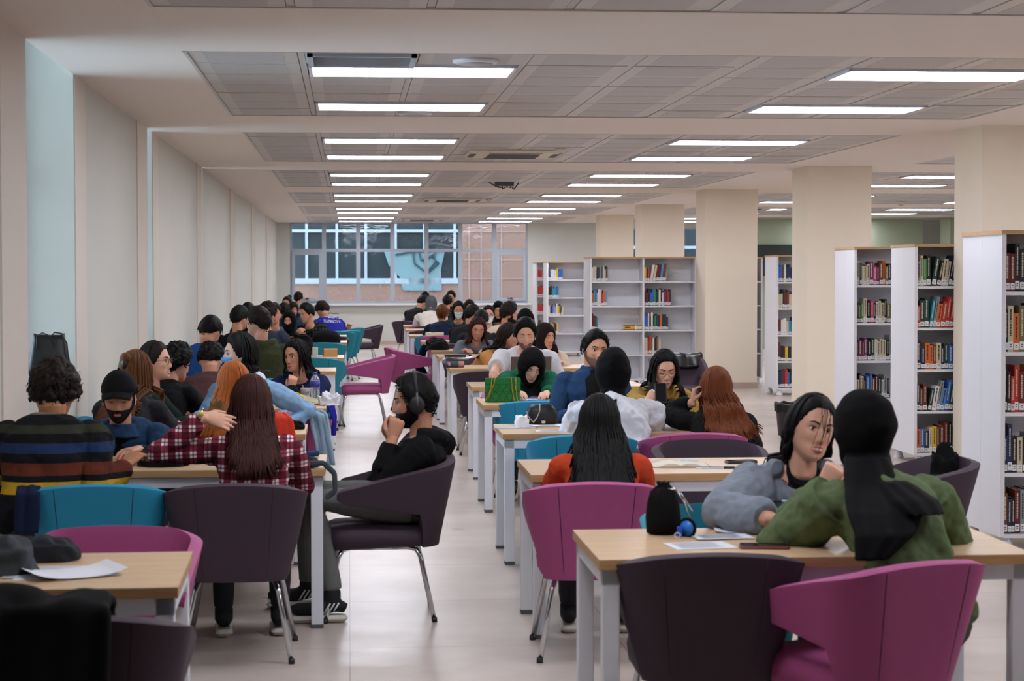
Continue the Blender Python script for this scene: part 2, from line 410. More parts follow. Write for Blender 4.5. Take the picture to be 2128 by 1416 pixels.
# ceiling: plaster beams around sunken metal tile fields
FIELDS = []
for b in range(-3, 6):
    FIELDS.append((XE, XE+9*TX, Y0+PER*b, Y0+PER*b+7*TY)); FIELDS.append((6.2, 6.2+13*TX, Y0+PER*b, Y0+PER*b+7*TY))
mb = MB(); H2 = CEIL+.25
def cbox(x0, x1, y0, y1): mb.box(x0, x1, y0, y1, CEIL, CEIL+.06)
ya = YB
for b in range(-3, 6):
    y = Y0+PER*b; yb = y+7*TY
    if y > ya: cbox(XL, XR, ya, y)
    lo = max(y, YB)
    cbox(XL, XE, lo, yb); cbox(XE+9*TX, 6.2, lo, yb); cbox(6.2+13*TX, XR, lo, yb); ya = yb
cbox(XL, XR, ya, YF)
mb.box(XL-T, XR, YB, YF, 3.55, 3.65)
struct('ceiling', mb, M_plaster)
LAMPS = []
for b in range(-3, 6):
    for (fx, n) in ((XE, 9), (6.2, 13)):
        y = Y0+PER*b
        if y+7*TY < 0: continue
        mb = MB()
        mb.box(fx, fx+n*TX, y, y+7*TY, CEIL+.035, CEIL+.05, 1)
        e = .02
        for (x0, x1, y0, y1) in ((fx, fx+n*TX, y, y+e), (fx, fx+n*TX, y+7*TY-e, y+7*TY), (fx, fx+e, y, y+7*TY), (fx+n*TX-e, fx+n*TX, y, y+7*TY)): mb.box(x0, x1, y0, y1, CEIL-.002, CEIL+.035, 0)
        lx = [(1, 3), (6, 8)] if n == 9 else [(1, 3), (6, 8)]
        for r in range(7):
            for c in range(n):
                if (b >= 0 and r in (1, 5) or b == -1 and r in (1, 5)) and any(a <= c < d for a, d in lx): continue
                x0, y0 = fx+c*TX, y+r*TY; g = .008; wob = .0015*sin(b*7+r*3+c*5)
                mb.box(x0+.022, x0+TX-.022, y0+g, y0+TY-g, CEIL+.004+wob, CEIL+.03, 0)
                mb.box(x0+.10, x0+TX-.10, y0+.05, y0+TY-.05, CEIL+.0025+wob, CEIL+.006+wob, 2)
        for c in range(1, n): mb.box(fx+c*TX-.018, fx+c*TX+.018, y+.005, y+7*TY-.005, CEIL+.008, CEIL+.03, 0)
        o = struct('ceiling_tiles', mb, [M_tile, M_gap, M_tile2])
        if b >= -1:
            for r in ((1, 5) if b >= -1 else (5,)):
                for a, d in lx: LAMPS.append((fx+a*TX+.03 if n == 9 and a == 1 else fx+a*TX+.03, y+r*TY, b, r, fx, a))
M_lamp = emit('lamp_diffuser', '#f4f6ff', LAMP_E)
lamp = thing('ceiling_light', 'x', 'ceiling light', (0, 0, CEIL))
mb = MB(); L, W = 1.21, .575
for q in ((0, L, 0, .02), (0, L, W-.02, W), (0, .02, 0, W), (L-.02, L, 0, W)): mb.box(q[0], q[1], q[2], q[3], -.012, .03)
part('frame', mb, mat('lamp_frame_white', '#dcdce6', .4), lamp)
mb = MB(); mb.box(.02, L-.02, .02, W-.02, -.004, .02); part('diffuser', mb, M_lamp, lamp)
nth = {-2: 'rearmost', -1: 'overhead', 0: 'nearest', 1: 'second', 2: 'third', 3: 'fourth', 4: 'fifth', 5: 'farthest'}
for i, (x, y, b, r, fx, a) in enumerate(LAMPS):
    hall = 'reading room' if fx < 0 else 'side hall'
    side = 'left' if a == 1 else 'right'
    lab = 'lit ceiling panel, %s row of %s tile field, %s line, %s' % ('front' if r == 1 else 'back', nth[b], side, hall)
    if i == 0: lamp['label'] = lab; lamp['group'] = 'ceiling light panels'; lamp.location = (x, y+.012, CEIL)
    else: dup(lamp, (x, y+.012, CEIL), 0, lab, 'ceiling light panels')

# ceiling fittings
M_cream = mat('cream_plastic', '#d6cdbc', .5)
def cassette(x, y, lab):
    t = thing('ceiling_air_conditioner', lab, 'air conditioner', (x, y, CEIL), 0, 'ceiling cassettes')
    mb = MB(); mb.rbox(-.46, .46, -.46, .46, -.03, .012, .03); part('panel', mb, M_cream, t)
    mb = MB(); mb.box(-.26, .26, -.44, -.38, -.034, -.028); mb.box(-.26, .26, .38, .44, -.034, -.028); mb.box(-.44, -.38, -.26, .26, -.034, -.028); mb.box(.38, .44, -.26, .26, -.034, -.028)
    part('air_slot', mb, M_dark, t)
    mb = MB()
    for k in range(9): mb.box(-.25, .25, -.24+k*.058, -.21+k*.058, -.04, -.03)
    part('grille', mb, M_grey, t)
cassette(1.63, 19.1, 'square cream cassette air conditioner in the second ceiling field')
cassette(1.66, 30.9, 'square cream cassette air conditioner in the fourth ceiling field')
cassette(1.6, 42.2, 'square cream cassette air conditioner in the last ceiling field before the window')
cassette(7.2, 34.6, 'square cream cassette air conditioner over the hall beyond the columns')
t = thing('ceiling_vent', 'slatted metal air vent behind the nearest left light panel', 'vent', (.08, 10.87, CEIL-.001))
mb = MB()
for q in ((-.3, .3, -.28, -.25), (-.3, .3, .25, .28), (-.3, -.27, -.28, .28), (.27, .3, -.28, .28)): mb.box(*q, -.02, .01)
part('frame', mb, M_alu, t)
mb = MB()
for k in range(8):
    y = -.22+k*.06; mb.add([(-.27, y, -.018), (.27, y, -.018), (.27, y+.035, .0), (-.27, y+.035, .0)], [(0, 1, 2, 3)], 0, False)
part('slat', mb, M_white, t)
mb = MB(); mb.box(-.28, .28, -.26, .26, .003, .012); part('backing', mb, M_tile, t)
def detector(x, y, lab, r=.055, h=.045):
    t = thing('smoke_detector', lab, 'smoke detector', (x, y, CEIL), 0, 'round ceiling fittings')
    mb = MB(); mb.lathe([(r, .004), (r, -.012), (r*.85, -.018), (r*.7, -h), (.01, -h)]); part('housing', mb, M_cream, t)
    mb = MB(); mb.lathe([(r*.3, -h+.001), (r*.3, -h-.004), (.004, -h-.004)]); part('sensor', mb, M_dark, t)
p = atz(1165, 309, CEIL); detector(p.x, p.y, 'small white smoke detector beside the second-field air conditioner')
p = atz(1872, 419, CEIL); detector(p.x, p.y, 'small white smoke detector on the ceiling seen between the two nearest columns', .09, .06)
p = atz(1016, 414, CEIL); detector(p.x, p.y, 'small white smoke detector beside the fourth-field air conditioner')
def speaker(x, y, lab):
    t = thing('ceiling_speaker', lab, 'speaker', (x, y, CEIL), 0, 'round ceiling speakers')
    mb = MB(); mb.lathe([(.13, .004), (.13, -.012), (.11, -.02), (.01, -.02)], n=28); part('rim', mb, M_white, t)
    mb = MB(); mb.lathe([(.10, -.02), (.10, -.023), (.01, -.023)], n=28); part('grille', mb, M_tile2, t)
speaker(.72, 10.9, 'flat round white ceiling speaker in the front row of the nearest tile field')
speaker(.5, 14.45, 'flat round white ceiling speaker in the back row of the nearest tile field')
t = thing('projector_mount', 'small dark bracket with cables hanging from the third ceiling field', 'bracket', (2.04, 25.2, CEIL))
mb = MB(); mb.box(-.12, .12, -.08, .08, -.05, .005); part('plate', mb, M_grey, t)
mb = MB()
for k in range(6): mb.tube([(-.2+k*.08, .02*k, 0), (-.12+k*.05, 0, -.05-.02*(k % 3)), (-.05+k*.03, -.03, -.07)], .008, 6)
part('cable', mb, M_dark, t)
t = thing('exit_sign', 'small green lit sign on the ceiling near the far end', 'sign', at(898, 438, 38.0))
mb = MB(); mb.box(-.12, .12, -.01, .01, -.04, .04); part('plate', mb, emit('dim_green_sign', '#5fae8a', .6), t)
mb = MB(); mb.tube([(0, 0, .04), (0, 0, CEIL-t.location.z)], .006); part('rod', mb, M_white, t)
# ------------------------------------------------------------------ tables
TL, TD, TH, TT = 1.40, .72, .74, .032
M_frame = mat('white_steel', '#dfe2ea', .45, var=.01)
def make_table():
    t = thing('reading_table', 'x', 'table', (0, 0, 0), 0, 'oak topped reading tables')     # origin: front left corner at floor
    mb = MB(); mb.box(0, TL, 0, TD, TH-.004, TH); part('tabletop', mb, M_wood, t)
    mb = MB(); mb.box(0, TL, 0, TD, TH-TT, TH-.004); part('edge_band', mb, M_edge, t)
    mb = MB(); z0, z1 = TH-TT-.05, TH-TT; i = .012
    mb.box(i, TL-i, i, i+.03, z0, z1); mb.box(i, TL-i, TD-i-.03, TD-i, z0, z1); mb.box(i, i+.05, i, TD-i, z0, z1); mb.box(TL-i-.05, TL-i, i, TD-i, z0, z1)
    part('frame', mb, M_frame, t)
    for x in (i, TL-i-.055):
        for y in (i, TD-i-.055):
            mb = MB(); mb.rbox(x, x+.055, y, y+.055, .014, z1, .004); l = part('leg', mb, M_frame, t)
            mb = MB(); mb.rbox(x-.001, x+.056, y-.001, y+.056, 0, .02, .004); part('foot_cap', mb, M_grey, l)
    return t
TAB = make_table(); tab_used = [False]
def table(x, y, label, rot=0):
    if not tab_used[0]:
        tab_used[0] = True; TAB.location = (x, y, 0); TAB.rotation_euler = (0, 0, rot); TAB['label'] = label; return TAB
    return dup(TAB, (x, y, 0), rot, label)
RT_BACK = [(.78, 6.68), (.81, 9.25), (.86, 11.46), (.915, 13.85), (.975, 15.98), (.957, 18.98), (.973, 21.63), (.964, 23.2), (.975, 26.3), (.89, 28.9), (.93, 31.9), (.968, 34.3), (1.09, 37.2)]
RT_LAB = ['light oak reading table nearest on the right, with papers and the black drawstring bag',
 'light oak reading table with the open notebook, in front of the girl in orange',
 'light oak reading table with the black quilted purse, before the person in white shirt',
 'light oak reading table holding the green quilted handbag',
 'light oak reading table behind the green handbag, where the man in the white T-shirt sits',
 'light oak reading table holding the grey pencil case',
 'light oak reading table holding the thick black book',
 'light oak reading table with black jackets heaped on its corner',
 'light oak reading table just behind the black jackets, its left corner bare',
 'light oak reading table where the ponytailed person in navy sits',
 'light oak reading table with a magenta chair just behind it, beyond the navy sweater',
 'light oak reading table next to the person in the white hoodie',
 'farthest light oak reading table on the right, under the far window']
for i, (x, y) in enumerate(RT_BACK): table(x, y-TD, RT_LAB[i])
LT_FRONT = [(-.49, 5.52, .02), (-.11, 8.88, 0), (-.245, 10.83, 0), (-.155, 12.93, 0), (-.2, 15.1, 0), (-.12, 17.9, 0), (-.05, 20.8, 0), (-.02, 25.5, 0), (-.03, 28.0, 0), (.02, 30.3, 0)]
LT_LAB = ['light oak reading table at the bottom left corner with a sheaf of papers on it',
 'light oak reading table between the striped sweater and the man in the black cap',
 'light oak reading table under the denim jacket and the red coat, left row',
 'light oak reading table holding the water bottle and paper cup',
 'light oak reading table behind the young woman in the navy sweater, left row',
 'light oak reading table beside the man in the olive hooded coat',
 'light oak reading table with the small cardboard box on it',
 'light oak reading table with the black backpack lying on it',
 'light oak reading table beside the man in dark plaid, left row',
 'farthest light oak reading table on the left, where the blue hooded sweatshirt leans']
for i, (x, y, r) in enumerate(LT_FRONT): table(x-TL, y, LT_LAB[i], r)

# ------------------------------------------------------------------ upholstered tub chairs
CH = dict(c=mat('upholstery_blue', '#1583a8', .75, var=.05, scale=60, bump=.15), t=mat('upholstery_teal', '#0f7f92', .75, var=.05, scale=60, bump=.15),
          m=mat('upholstery_magenta', '#a2467c', .7, var=.05, scale=60, bump=.15), a=mat('upholstery_aubergine', '#3a2a38', .75, var=.06, scale=60, bump=.15))
def tub_shell():
    """back and arms as one curved panel; the arm part is cut free of the seat"""
    mb = MB(); n, mz = 56, 12; vs = []
    def plan(u, q):     # u -1..1 from left arm tip round the back to right arm tip, q = height 0..1
        hw = .205 + .085*q; back = .235 + .075*q; fr = .235 - .01*q
        L1 = back-.10+fr; arc = pi/2*.17*2; tot = 2*L1 + 2*(hw-.12) + arc
        s = (u+1)/2*tot; r = .12
        # walk: left side (front to back), corner, back, corner, right side
        la = L1-.02; segs = [la, pi/2*r, 2*(hw-r), pi/2*r, la]; tt = sum(segs); s = (u+1)/2*tt
        if s < segs[0]: return Vector((-hw, fr - s, 0))
        s -= segs[0]
        if s < segs[1]: a = s/r; return Vector((-hw+r-r*cos(a), fr-la-r*sin(a), 0))
        s -= segs[1]
        if s < segs[2]: return Vector((-hw+r+s, fr-la-r, 0))
        s -= segs[2]
        if s < segs[3]: a = s/r; return Vector((hw-r+r*sin(a), fr-la-r*cos(a), 0))
        s -= segs[3]; return Vector((hw, fr-la+s, 0))
    for i in range(n+1):
        u = -1+2*i/n; au = abs(u)
        w = min(1, max(0, (au-.36)/.06)); w = w*w*(3-2*w)          # 0 at back, 1 on the arms
        zb = .355*(1-w) + (.512+.05*min(1, max(0, (au-.42)/.5)))*w
        tt = min(1, max(0, (au-.27)/.65)); zt = .768 - .014*min(1, au/.3)**2 - .118*tt**1.1
        tip = max(0, (au-.93)/.07); zt -= .028*tip**2; zb += .028*tip**2
        for j in range(mz+1):
            z = zb+(zt-zb)*j/mz; p = plan(u, (z-.36)/.4); p.z = z; vs.append(p)
    fs = [(i*(mz+1)+j, (i+1)*(mz+1)+j, (i+1)*(mz+1)+j+1, i*(mz+1)+j+1) for i in range(n) for j in range(mz)]
    mb.add(vs, fs)
    return evalmesh(mb, [('SOLIDIFY', dict(thickness=.042, offset=0)), ('BEVEL', dict(width=.014, segments=3, limit_method='ANGLE', angle_limit=radians(50)))], 'shell'), plan
SHELL, PLAN = tub_shell(); SHELL.polygons.foreach_set('use_smooth', [True]*len(SHELL.polygons))
def make_chair():
    t = thing('tub_chair', 'x', 'chair', (0, 0, 0), 0, 'upholstered tub chairs')     # local +Y is the way the sitter faces
    link('back_shell', SHELL, CH['m'], t)
    mb = MB(); rings = []
    for z, q in ((.352, .03), (.36, .006), (.40, 0), (.435, .008), (.447, .035), (.452, .09)):
        ring = []
        for k in range(40):
            a = 2*pi*k/40; e = .42; x = (abs(cos(a))**e)*(1 if cos(a) > 0 else -1); y = (abs(sin(a))**e)*(1 if sin(a) > 0 else -1)
            ring.append(Vector((x*(.225-q), .03+y*(.262-q), z-.02*max(0, y)*(z < .40))))
        rings.append(ring)
    mb.loft(rings); part('seat', mb, CH['m'], t)
    for sgn in (-1, 1):
        mb = MB(); u0 = sgn*.21; mb.tube([PLAN(u0, (z-.36)/.4)+Vector((0, -.0205, z)) for z in (.38, .5, .6, .7, .75)], .0022, 5)
        part('seam', mb, mat('seam_thread', '#2a1c28', .9), t)
    for sx in (-1, 1):
        for sy in (-1, 1):
            mb = MB(); x0, y0 = sx*.155, .03+sy*.165
            mb.tube([(x0, y0-sy*.10, .345), (x0, y0-sy*.03, .345), (x0+sx*.006, y0+sy*.008, .335), (x0+sx*.02, y0+sy*.03, .30), (x0+sx*.075, y0+sy*.09, .012)], .0115, 12)
            l = part('leg', mb, M_chrome, t)
            mb = MB(); p = Vector((x0+sx*.077, y0+sy*.092, 0)); mb.tube([p, p+Vector((-.001*sx, -.002*sy, .022))], .0135, 12); part('rubber_foot', mb, M_dark, l)
    mb = MB()
    for sx in (-1, 1): mb.tube([(sx*.155, -.06, .345), (sx*.155, .12, .345)], .0115, 10)
    for y in (-.08, .14): mb.tube([(-.155, y, .345), (.155, y, .345)], .010, 8)
    part('seat_frame', mb, M_chrome, t)
    return t
CHAIR = make_chair(); ch_used = [False]
CN = dict(c='blue', t='teal', m='magenta', a='dark aubergine')
def chair(x, y, az, c, label):
    rot = -radians(az)
    if not ch_used[0]:
        ch_used[0] = True; CHAIR.location = (x, y, 0); CHAIR.rotation_euler = (0, 0, rot); CHAIR['label'] = label
        return CHAIR
    sw = {CH['m'].name: CH[c]}
    return dup(CHAIR, (x, y, 0), rot, label, None, sw if c != 'm' else None)
def chair_back_at(px, Y, az, c, label, d=.31):
    """a chair whose back panel is centred at px and distance Y"""
    x = at(px, 700, Y).x; a = radians(az)
    return chair(x+sin(a)*d, Y+cos(a)*d, az, c, label)
chair_back_at(1240, 7.92, 2, 'm', 'magenta tub chair under the long-haired girl in orange')
chair_back_at(192, 8.03, -3, 'c', 'blue tub chair under the person in the striped sweater')
chair_back_at(484, 8.0, 0, 'a', 'dark aubergine tub chair under the woman in the plaid shirt')
chair_back_at(240, 6.72, 180, 'm', 'magenta tub chair behind the bottom left table, facing the camera')
chair_back_at(135, 4.92, 0, 'a', 'dark aubergine tub chair with a black coat over it, bottom left corner')
P4C = chair(at(800, 1000, 9.24).x, 9.24, -90, 'a', 'dark aubergine tub chair seen side-on under the man with headphones')
chair(at(758, 760, 21.0).x, 21.0, -92, 'm', 'magenta tub chair standing alone side-on in the aisle, facing left')
chair(at(865, 745, 23.3).x-.04, 23.0, 80, 'm', 'magenta tub chair in the aisle with a navy coat on its seat, facing right')
chair_back_at(790, 33.6, -96, 'a', 'dark aubergine tub chair beyond the teal one at the end of the far left row', .29)
chair_back_at(742, 31.6, -60, 't', 'teal tub chair at the end of the farthest left table, a strap hanging on it', .29)
chair_back_at(652, 20.15, 8, 't', 'teal tub chair behind the young woman in the navy sweater')
chair_back_at(672, 24.6, 0, 't', 'teal tub chair pushed up behind the cardboard box')
chair_back_at(700, 29.6, 0, 't', 'teal tub chair beside the black backpack, below the blue sweatshirt')
chair_back_at(612, 14.5, 178, 't', 'teal tub chair with a dark blue coat over its side, behind the water bottle')
chair_back_at(1487, 5.86, 2, 'a', 'empty dark aubergine tub chair pushed up to the nearest right table')
chair_back_at(1925, 5.62, -24, 'm', 'magenta tub chair under the woman in the green jacket')
chair_back_at(1217, 10.3, 0, 'c', 'blue tub chair under the person in the white shirt')
chair_back_at(1118, 13.1, 0, 'c', 'blue tub chair behind the black quilted purse')
chair_back_at(1452, 10.35, -2, 'm', 'magenta tub chair under the auburn-haired woman')
chair_back_at(1465, 9.98, 180, 'a', 'dark aubergine tub chair facing the camera behind the open notebook')
chair_back_at(1012, 17.25, 0, 'a', 'dark aubergine tub chair back under the pencil case table')
chair_back_at(1015, 20.2, 0, 'm', 'magenta tub chair back between the pencil case and the camel sweater')
chair_back_at(1080, 14.62, 180, 'm', 'magenta tub chair pushed in by the table legs behind the green handbag')
chair(at(1985, 1000, 8.9).x-.28, 8.9, -96, 'a', 'dark aubergine tub chair with a black bag on it, right of the second table')
chair_back_at(1402, 20.5, 180, 'a', 'dark tub chair with a black quilted coat over its back, before the column')
chair_back_at(890, 30.0, 0, 'a', 'dark aubergine tub chair back at the far right row, left of the navy sweater')
chair_back_at(885, 33.0, 0, 'm', 'magenta tub chair back below the white hoodie, far right row')
chair_back_at(906, 27.6, 0, 'c', 'blue tub chair with a cream jacket over its back')
chair_back_at(1493, 7.15, 185, 't', 'teal tub chair under the smiling girl in the grey hoodie', .29)

# ------------------------------------------------------------------ bookcases
M_shelf = mat('white_melamine', '#e3e3e8', .5, var=.01)
M_cap = wood_mat('oak_case_top', '#b8946a', '#caa67c', .5)
SH = [.10, .462, .82, 1.176, 1.532]
def bookcase(label, x0, y0, n, bw, double=True, D=.36):
    t = thing('bookcase', label, 'bookcase', (x0, y0, 0), 0, 'white library bookcases')
    tt = .026; W = n*bw+tt; yd = 2*D if double else D
    for i in range(n+1):
        for k in range(2 if double else 1):
            mb = MB(); mb.box(i*bw, i*bw+tt, k*D+.001*k, (k+1)*D-.001, .085, 1.868); part('side_panel', mb, M_shelf, t)
    for i in range(n):
        for k in range(2 if double else 1):
            ya, yb = (.012, D-.012) if k == 0 else (D+.012, 2*D-.012)
            for z in SH:
                mb = MB(); mb.box(i*bw+tt, (i+1)*bw, ya, yb, z-.022, z); part('shelf', mb, M_shelf, t)
    mb = MB(); mb.box(tt, n*bw, D-.01, D+.01 if double else D, .09, 1.868); part('back_panel', mb, M_shelf, t)
    mb = MB(); mb.box(-.006, W+.006, -.008, yd+.008, 1.868, 1.892); part('top_board', mb, M_cap, t)
    for i in range(n+1):
        for y in (.06, yd-.06):
            mb = MB(); mb.lathe([(.045, 0), (.045, .01), (.026, .06), (.026, .086)], (min(max(i*bw, .06), W-.06), y, 0), 14); part('foot', mb, M_white, t)
    return t
PAL = dict(k=('black', '#17181b'), n=('navy blue', '#17294d'), b=('bright blue', '#2a63b4'), c=('light blue', '#5c8fc4'), w=('white', '#dcdad6'), e=('cream', '#cdbfa2'),
           g=('green', '#3c8f4a'), G=('dark green', '#1d3c36'), r=('red', '#b8342c'), R=('dark red', '#641e20'), o=('orange', '#d2662a'), y=('yellow', '#d8b02a'),
           t=('brown', '#6a4226'), p=('purple', '#7a2c6c'), s=('grey', '#8b8f94'), m=('pink', '#c23c68'), a=('turquoise', '#2c8f9c'), d=('olive', '#6d6a45'), l=('lilac', '#9d93b8'))
M_page = mat('book_pages', '#d9cfb8', .9, var=.05)
M_slab = mat('spine_label_white', '#e6e6e6', .7, var=.01)
M_ink = mat('spine_label_ink', '#3a3a40', .8)
BM = {k: mat('book_cover_'+v[0].replace(' ', '_'), v[1], .5, var=.10, scale=14) for k, v in PAL.items()}
M_title = {0: mat('spine_title_pale', '#cfc7b0', .6), 1: mat('spine_title_dark', '#2b2b30', .6)}
# one book, unit sized: width X 1, depth Y 1 (spine at y=0 facing the reader), height Z 1
def book_meshes():
    mb = MB(); e = .06
    mb.box(0, e, .0, 1, 0, 1); mb.box(1-e, 1, .0, 1, 0, 1); mb.box(e, 1-e, 0, .03, 0, 1); mb.box(e, 1-e, .03, .97, .015, .985, 1)
    cov = mb.mesh('book'); 
    mb = MB(); mb.box(.04, .96, -.008, -.001, .05, .22, 0); mb.box(.3, .7, -.011, -.008, .11, .125, 1); mb.box(.3, .7, -.011, -.008, .15, .17, 1); lab = mb.mesh('spine_label'); lab.materials.append(M_slab); lab.materials.append(M_ink)
    mb = MB(); random.seed(3); z = .34
    while z < .86:
        h = random.uniform(.02, .07); mb.box(.36, .64, -.006, -.001, z, z+h); z += h+.012
    ttl = mb.mesh('spine_title'); ttl.materials.append(M_title[0])
    return cov, lab, ttl
COV, LAB, TTL = book_meshes(); COV.materials.append(BM['k']); COV.materials.append(M_page)
ORD = ['first', 'second', 'third', 'fourth', 'fifth', 'sixth', 'seventh', 'eighth', 'ninth', 'tenth', 'eleventh', 'twelfth', 'thirteenth', 'fourteenth', 'fifteenth', 'sixteenth', 'seventeenth', 'eighteenth']
def books(case, cname, bay, row, seq, bw, wid=.03, near=False, lean=0, start=0.0, hmax=.30):
    """books on one shelf, counted from the left; row 0 is the top shelf"""
    rnd = random.Random(hash((round(case.location.x*10), bay, row)) & 0xffff)
    z = SH[4-row]; x = case.location.x + bay*bw + .03 + start; y0 = case.location.y
    rown = ['top', 'second', 'third', 'fourth', 'lowest'][row]; cname = cname.replace('the ', '', 1) if cname.startswith('the ') else cname
    for i, ch in enumerate(seq):
        if ch == ' ': x += .03; continue
        w = wid*rnd.uniform(.65, 1.35); h = rnd.uniform(.70, 1)*hmax*.92; d = rnd.uniform(.15, .2)
        if ch.isupper() and ch != 'G' and ch != 'R': h = hmax
        an = 0
        if lean and i >= lean: an = radians(rnd.uniform(7, 11)); 
        o = bpy.data.objects.new('book', COV); COL.objects.link(o)
        ys = y0 + .03 + rnd.uniform(0, .012)
        o.location = (x+(h*sin(an) if an else 0)*0, ys, z+.0005); o.scale = (w, d, h); o.rotation_euler = (0, an, 0)
        if an: o.location.z += w*sin(an)
        o.material_slots[0].link = 'OBJECT'; o.material_slots[0].material = BM[ch]
        tag(o, '%s book, %s from left, %s shelf, %s' % (PAL[ch][0], ORD[i], rown, cname), 'book', 'books on ' + cname)
        l = bpy.data.objects.new('spine_label', LAB); COL.objects.link(l); l.parent = o
        if near:
            l = bpy.data.objects.new('spine_title', TTL); COL.objects.link(l); l.parent = o
            l.material_slots[0].link = 'OBJECT'; l.material_slots[0].material = M_title[1 if ch in 'weylsoc' else 0]
        x += w/cos(an) + .0015 + (.004 if an and i == lean else 0)
        if lean and i == lean-1: x += .004
def fill(case, cname, bay, rows, bw, **k):
    lean = k.pop('lean', {})
    for r, s in enumerate(rows):
        if s: books(case, cname, bay, r, s, bw, lean=lean.get(r, 0), **k)
B = .80
c1 = bookcase('tall white bookcase nearest on the right, cut by the right edge', 3.815, 11.0, 2, B)
fill(c1, 'the nearest right bookcase', 0, ['RRkkwwnkbs', 'keoddGkoe', 'kkrrRrokGn', 'nnkeksG', 'tnkRskctdo'], B, wid=.026, near=True, hmax=.31)
c2 = bookcase('white bookcase in front of the nearest column, showing one narrow column of shelves', 4.815, 16.08, 2, B)
fill(c2, 'the bookcase before the nearest column', 0, ['segkGkeenkRt', 'rGGasorrrRk', 'nnootenGbkt', 'ntRGwscbGGdk', 'obneytRRkkG'], B, wid=.032, near=True, hmax=.29, lean={0: 4, 1: 3, 3: 3})
c3 = bookcase('white bookcase standing left of the nearest one, behind the black headscarf', 4.735, 17.75, 1, B)
fill(c3, 'the bookcase behind the black headscarf', 0, ['eGweepmptodne', 'kdgekmkweekdd', 'npRpkGweeeks', 'ekekbbRkkwsk', 'kRnetwkGkb'], B, wid=.026, near=True, hmax=.26)
c4 = bookcase('wide two-bay white bookcase left of the second column, half empty', 3.52, 27.95, 2, .775)
C4N = 'the wide two-bay bookcase'
fill(c4, C4N+' left bay', 0, ['weekGcteeG', 'oabewwroc', 'kRRa', 'RRonkRe', ''], .775, wid=.024, hmax=.27)
fill(c4, C4N+' right bay', 1, ['ykrweRRRcts', 'RRkbbgGnwkwpRrG', 'bbwkwkgGnonGG', 'eetrgwktse', ''], .775, wid=.026, hmax=.29, lean={0: 3})
c5 = bookcase('white bookcase farther back at the left, a gap before the far window', 3.93, 38.05, 1, .745)
fill(c5, 'the bookcase near the far window', 0, ['nbwwewybbb', 'kkGaabb', 'wkbllwyke', 'tseytkey', '   nn'], .745, wid=.028, hmax=.26, lean={2: 8})
c6 = bookcase('white bookcase whose narrow end shows at the left of the far window bookcase', 3.935, 40.3, 1, .745)
fill(c6, 'the bookcase end next to the far window', 0, ['rrr', 'rrr', 'rrr', 'tt', ''], .745, wid=.04, hmax=.26)
c7 = bookcase('white bookcase seen between the two columns', 5.735, 25.5, 2, B)
fill(c7, 'the bookcase between the columns', 0, ['bbtwnnnnk', 'eekRtewwRr', 'RwweabnRRk', 'RkkyksRRk', 'nnRrbkGcbk'], B, wid=.031, hmax=.28)
c8 = bookcase('white bookcase just behind the one between the columns, showing a sliver', 5.35, 28.3, 1, .78)
fill(c8, 'the sliver of bookcase between the columns', 0, ['           nonook', '           RrdkRk', '           kdkkks', '           wekwes', '           kGkkk'], .78, wid=.03, hmax=.26, start=.1)
# the yellow volume lying flat
t = thing('book', 'thick yellow volume lying flat on the wide two-bay bookcase', 'book', (4.02, 28.0, SH[2]+.001))
mb = MB(); mb.box(0, .30, 0, .2, 0, .008); mb.box(0, .30, 0, .2, .062, .07); mb.box(0, .30, 0, .008, 0, .07); part('cover', mb, mat('yellow_cover', '#e0a52e', .5), t)
mb = MB(); mb.box(.19, .302, -.002, .19, .008, .062); part('page_block', mb, M_page, t)
mb = MB(); mb.box(.17, .19, -.004, -.001, .002, .066); part('spine_label', mb, M_slab, t)
mb = MB(); mb.box(.02, .10, -.004, -.001, .03, .045); part('spine_title', mb, M_title[1], t)
# ------------------------------------------------------------------ people
SKIN = {k: mat('skin_'+k, c, .55, var=.05, scale=40, spec=.35) for k, c in dict(fair='#d6a38b', warm='#c68f74', tan='#b07a58', pale='#dcb09e').items()}
for m in SKIN.values():
    b = m.node_tree.nodes['Principled BSDF']; b.inputs['Subsurface Weight'].default_value = .08; b.inputs['Subsurface Radius'].default_value = (.01, .004, .002); b.inputs['Subsurface Scale'].default_value = 1
def hair_mat(n, c, c2):
    m = mat('hair_'+n, c, .6, var=.0, spec=.18); nt = m.node_tree; mx = [x for x in nt.nodes if x.type == 'MIX'][0]
    mx.inputs[6].default_value = lin(c); mx.inputs[7].default_value = lin(c2); nz = [x for x in nt.nodes if x.type == 'TEX_NOISE'][0]; nz.inputs['Scale'].default_value = 14
    [x for x in nt.nodes if x.type == 'MAPPING'][0].inputs['Scale'].default_value = (3, 3, .25)
    return m
HM = dict(black=hair_mat('black', '#060506', '#110e0e'), dark=hair_mat('dark_brown', '#100a08', '#241711'), brown=hair_mat('brown', '#2a190f', '#50321f'), redbrown=hair_mat('red_brown', '#24100d', '#431f18'),
          auburn=hair_mat('auburn', '#47200f', '#8a4a24'), ginger=hair_mat('ginger', '#8f4416', '#cc7433'), ombre=hair_mat('streaked_brown', '#2b170b', '#7a4a22'))
M_scarf = mat('black_jersey', '#08080a', .85, var=.2, scale=20, spec=.15)
M_eye = mat('eye_white', '#d8d2cc', .3); M_iris = mat('iris_dark', '#1a100b', .2)
M_lip = {k: mat('lips_'+k, c, .5, var=.03) for k, c in dict(rose='#a4574f', dark='#8c4c43').items()}
M_beard = mat('beard_stubble', '#6e4c3c', .9, var=.3, scale=300)
M_shoe = mat('black_suede', '#141416', .85); M_sole = mat('pale_rubber', '#c8c4ba', .7)

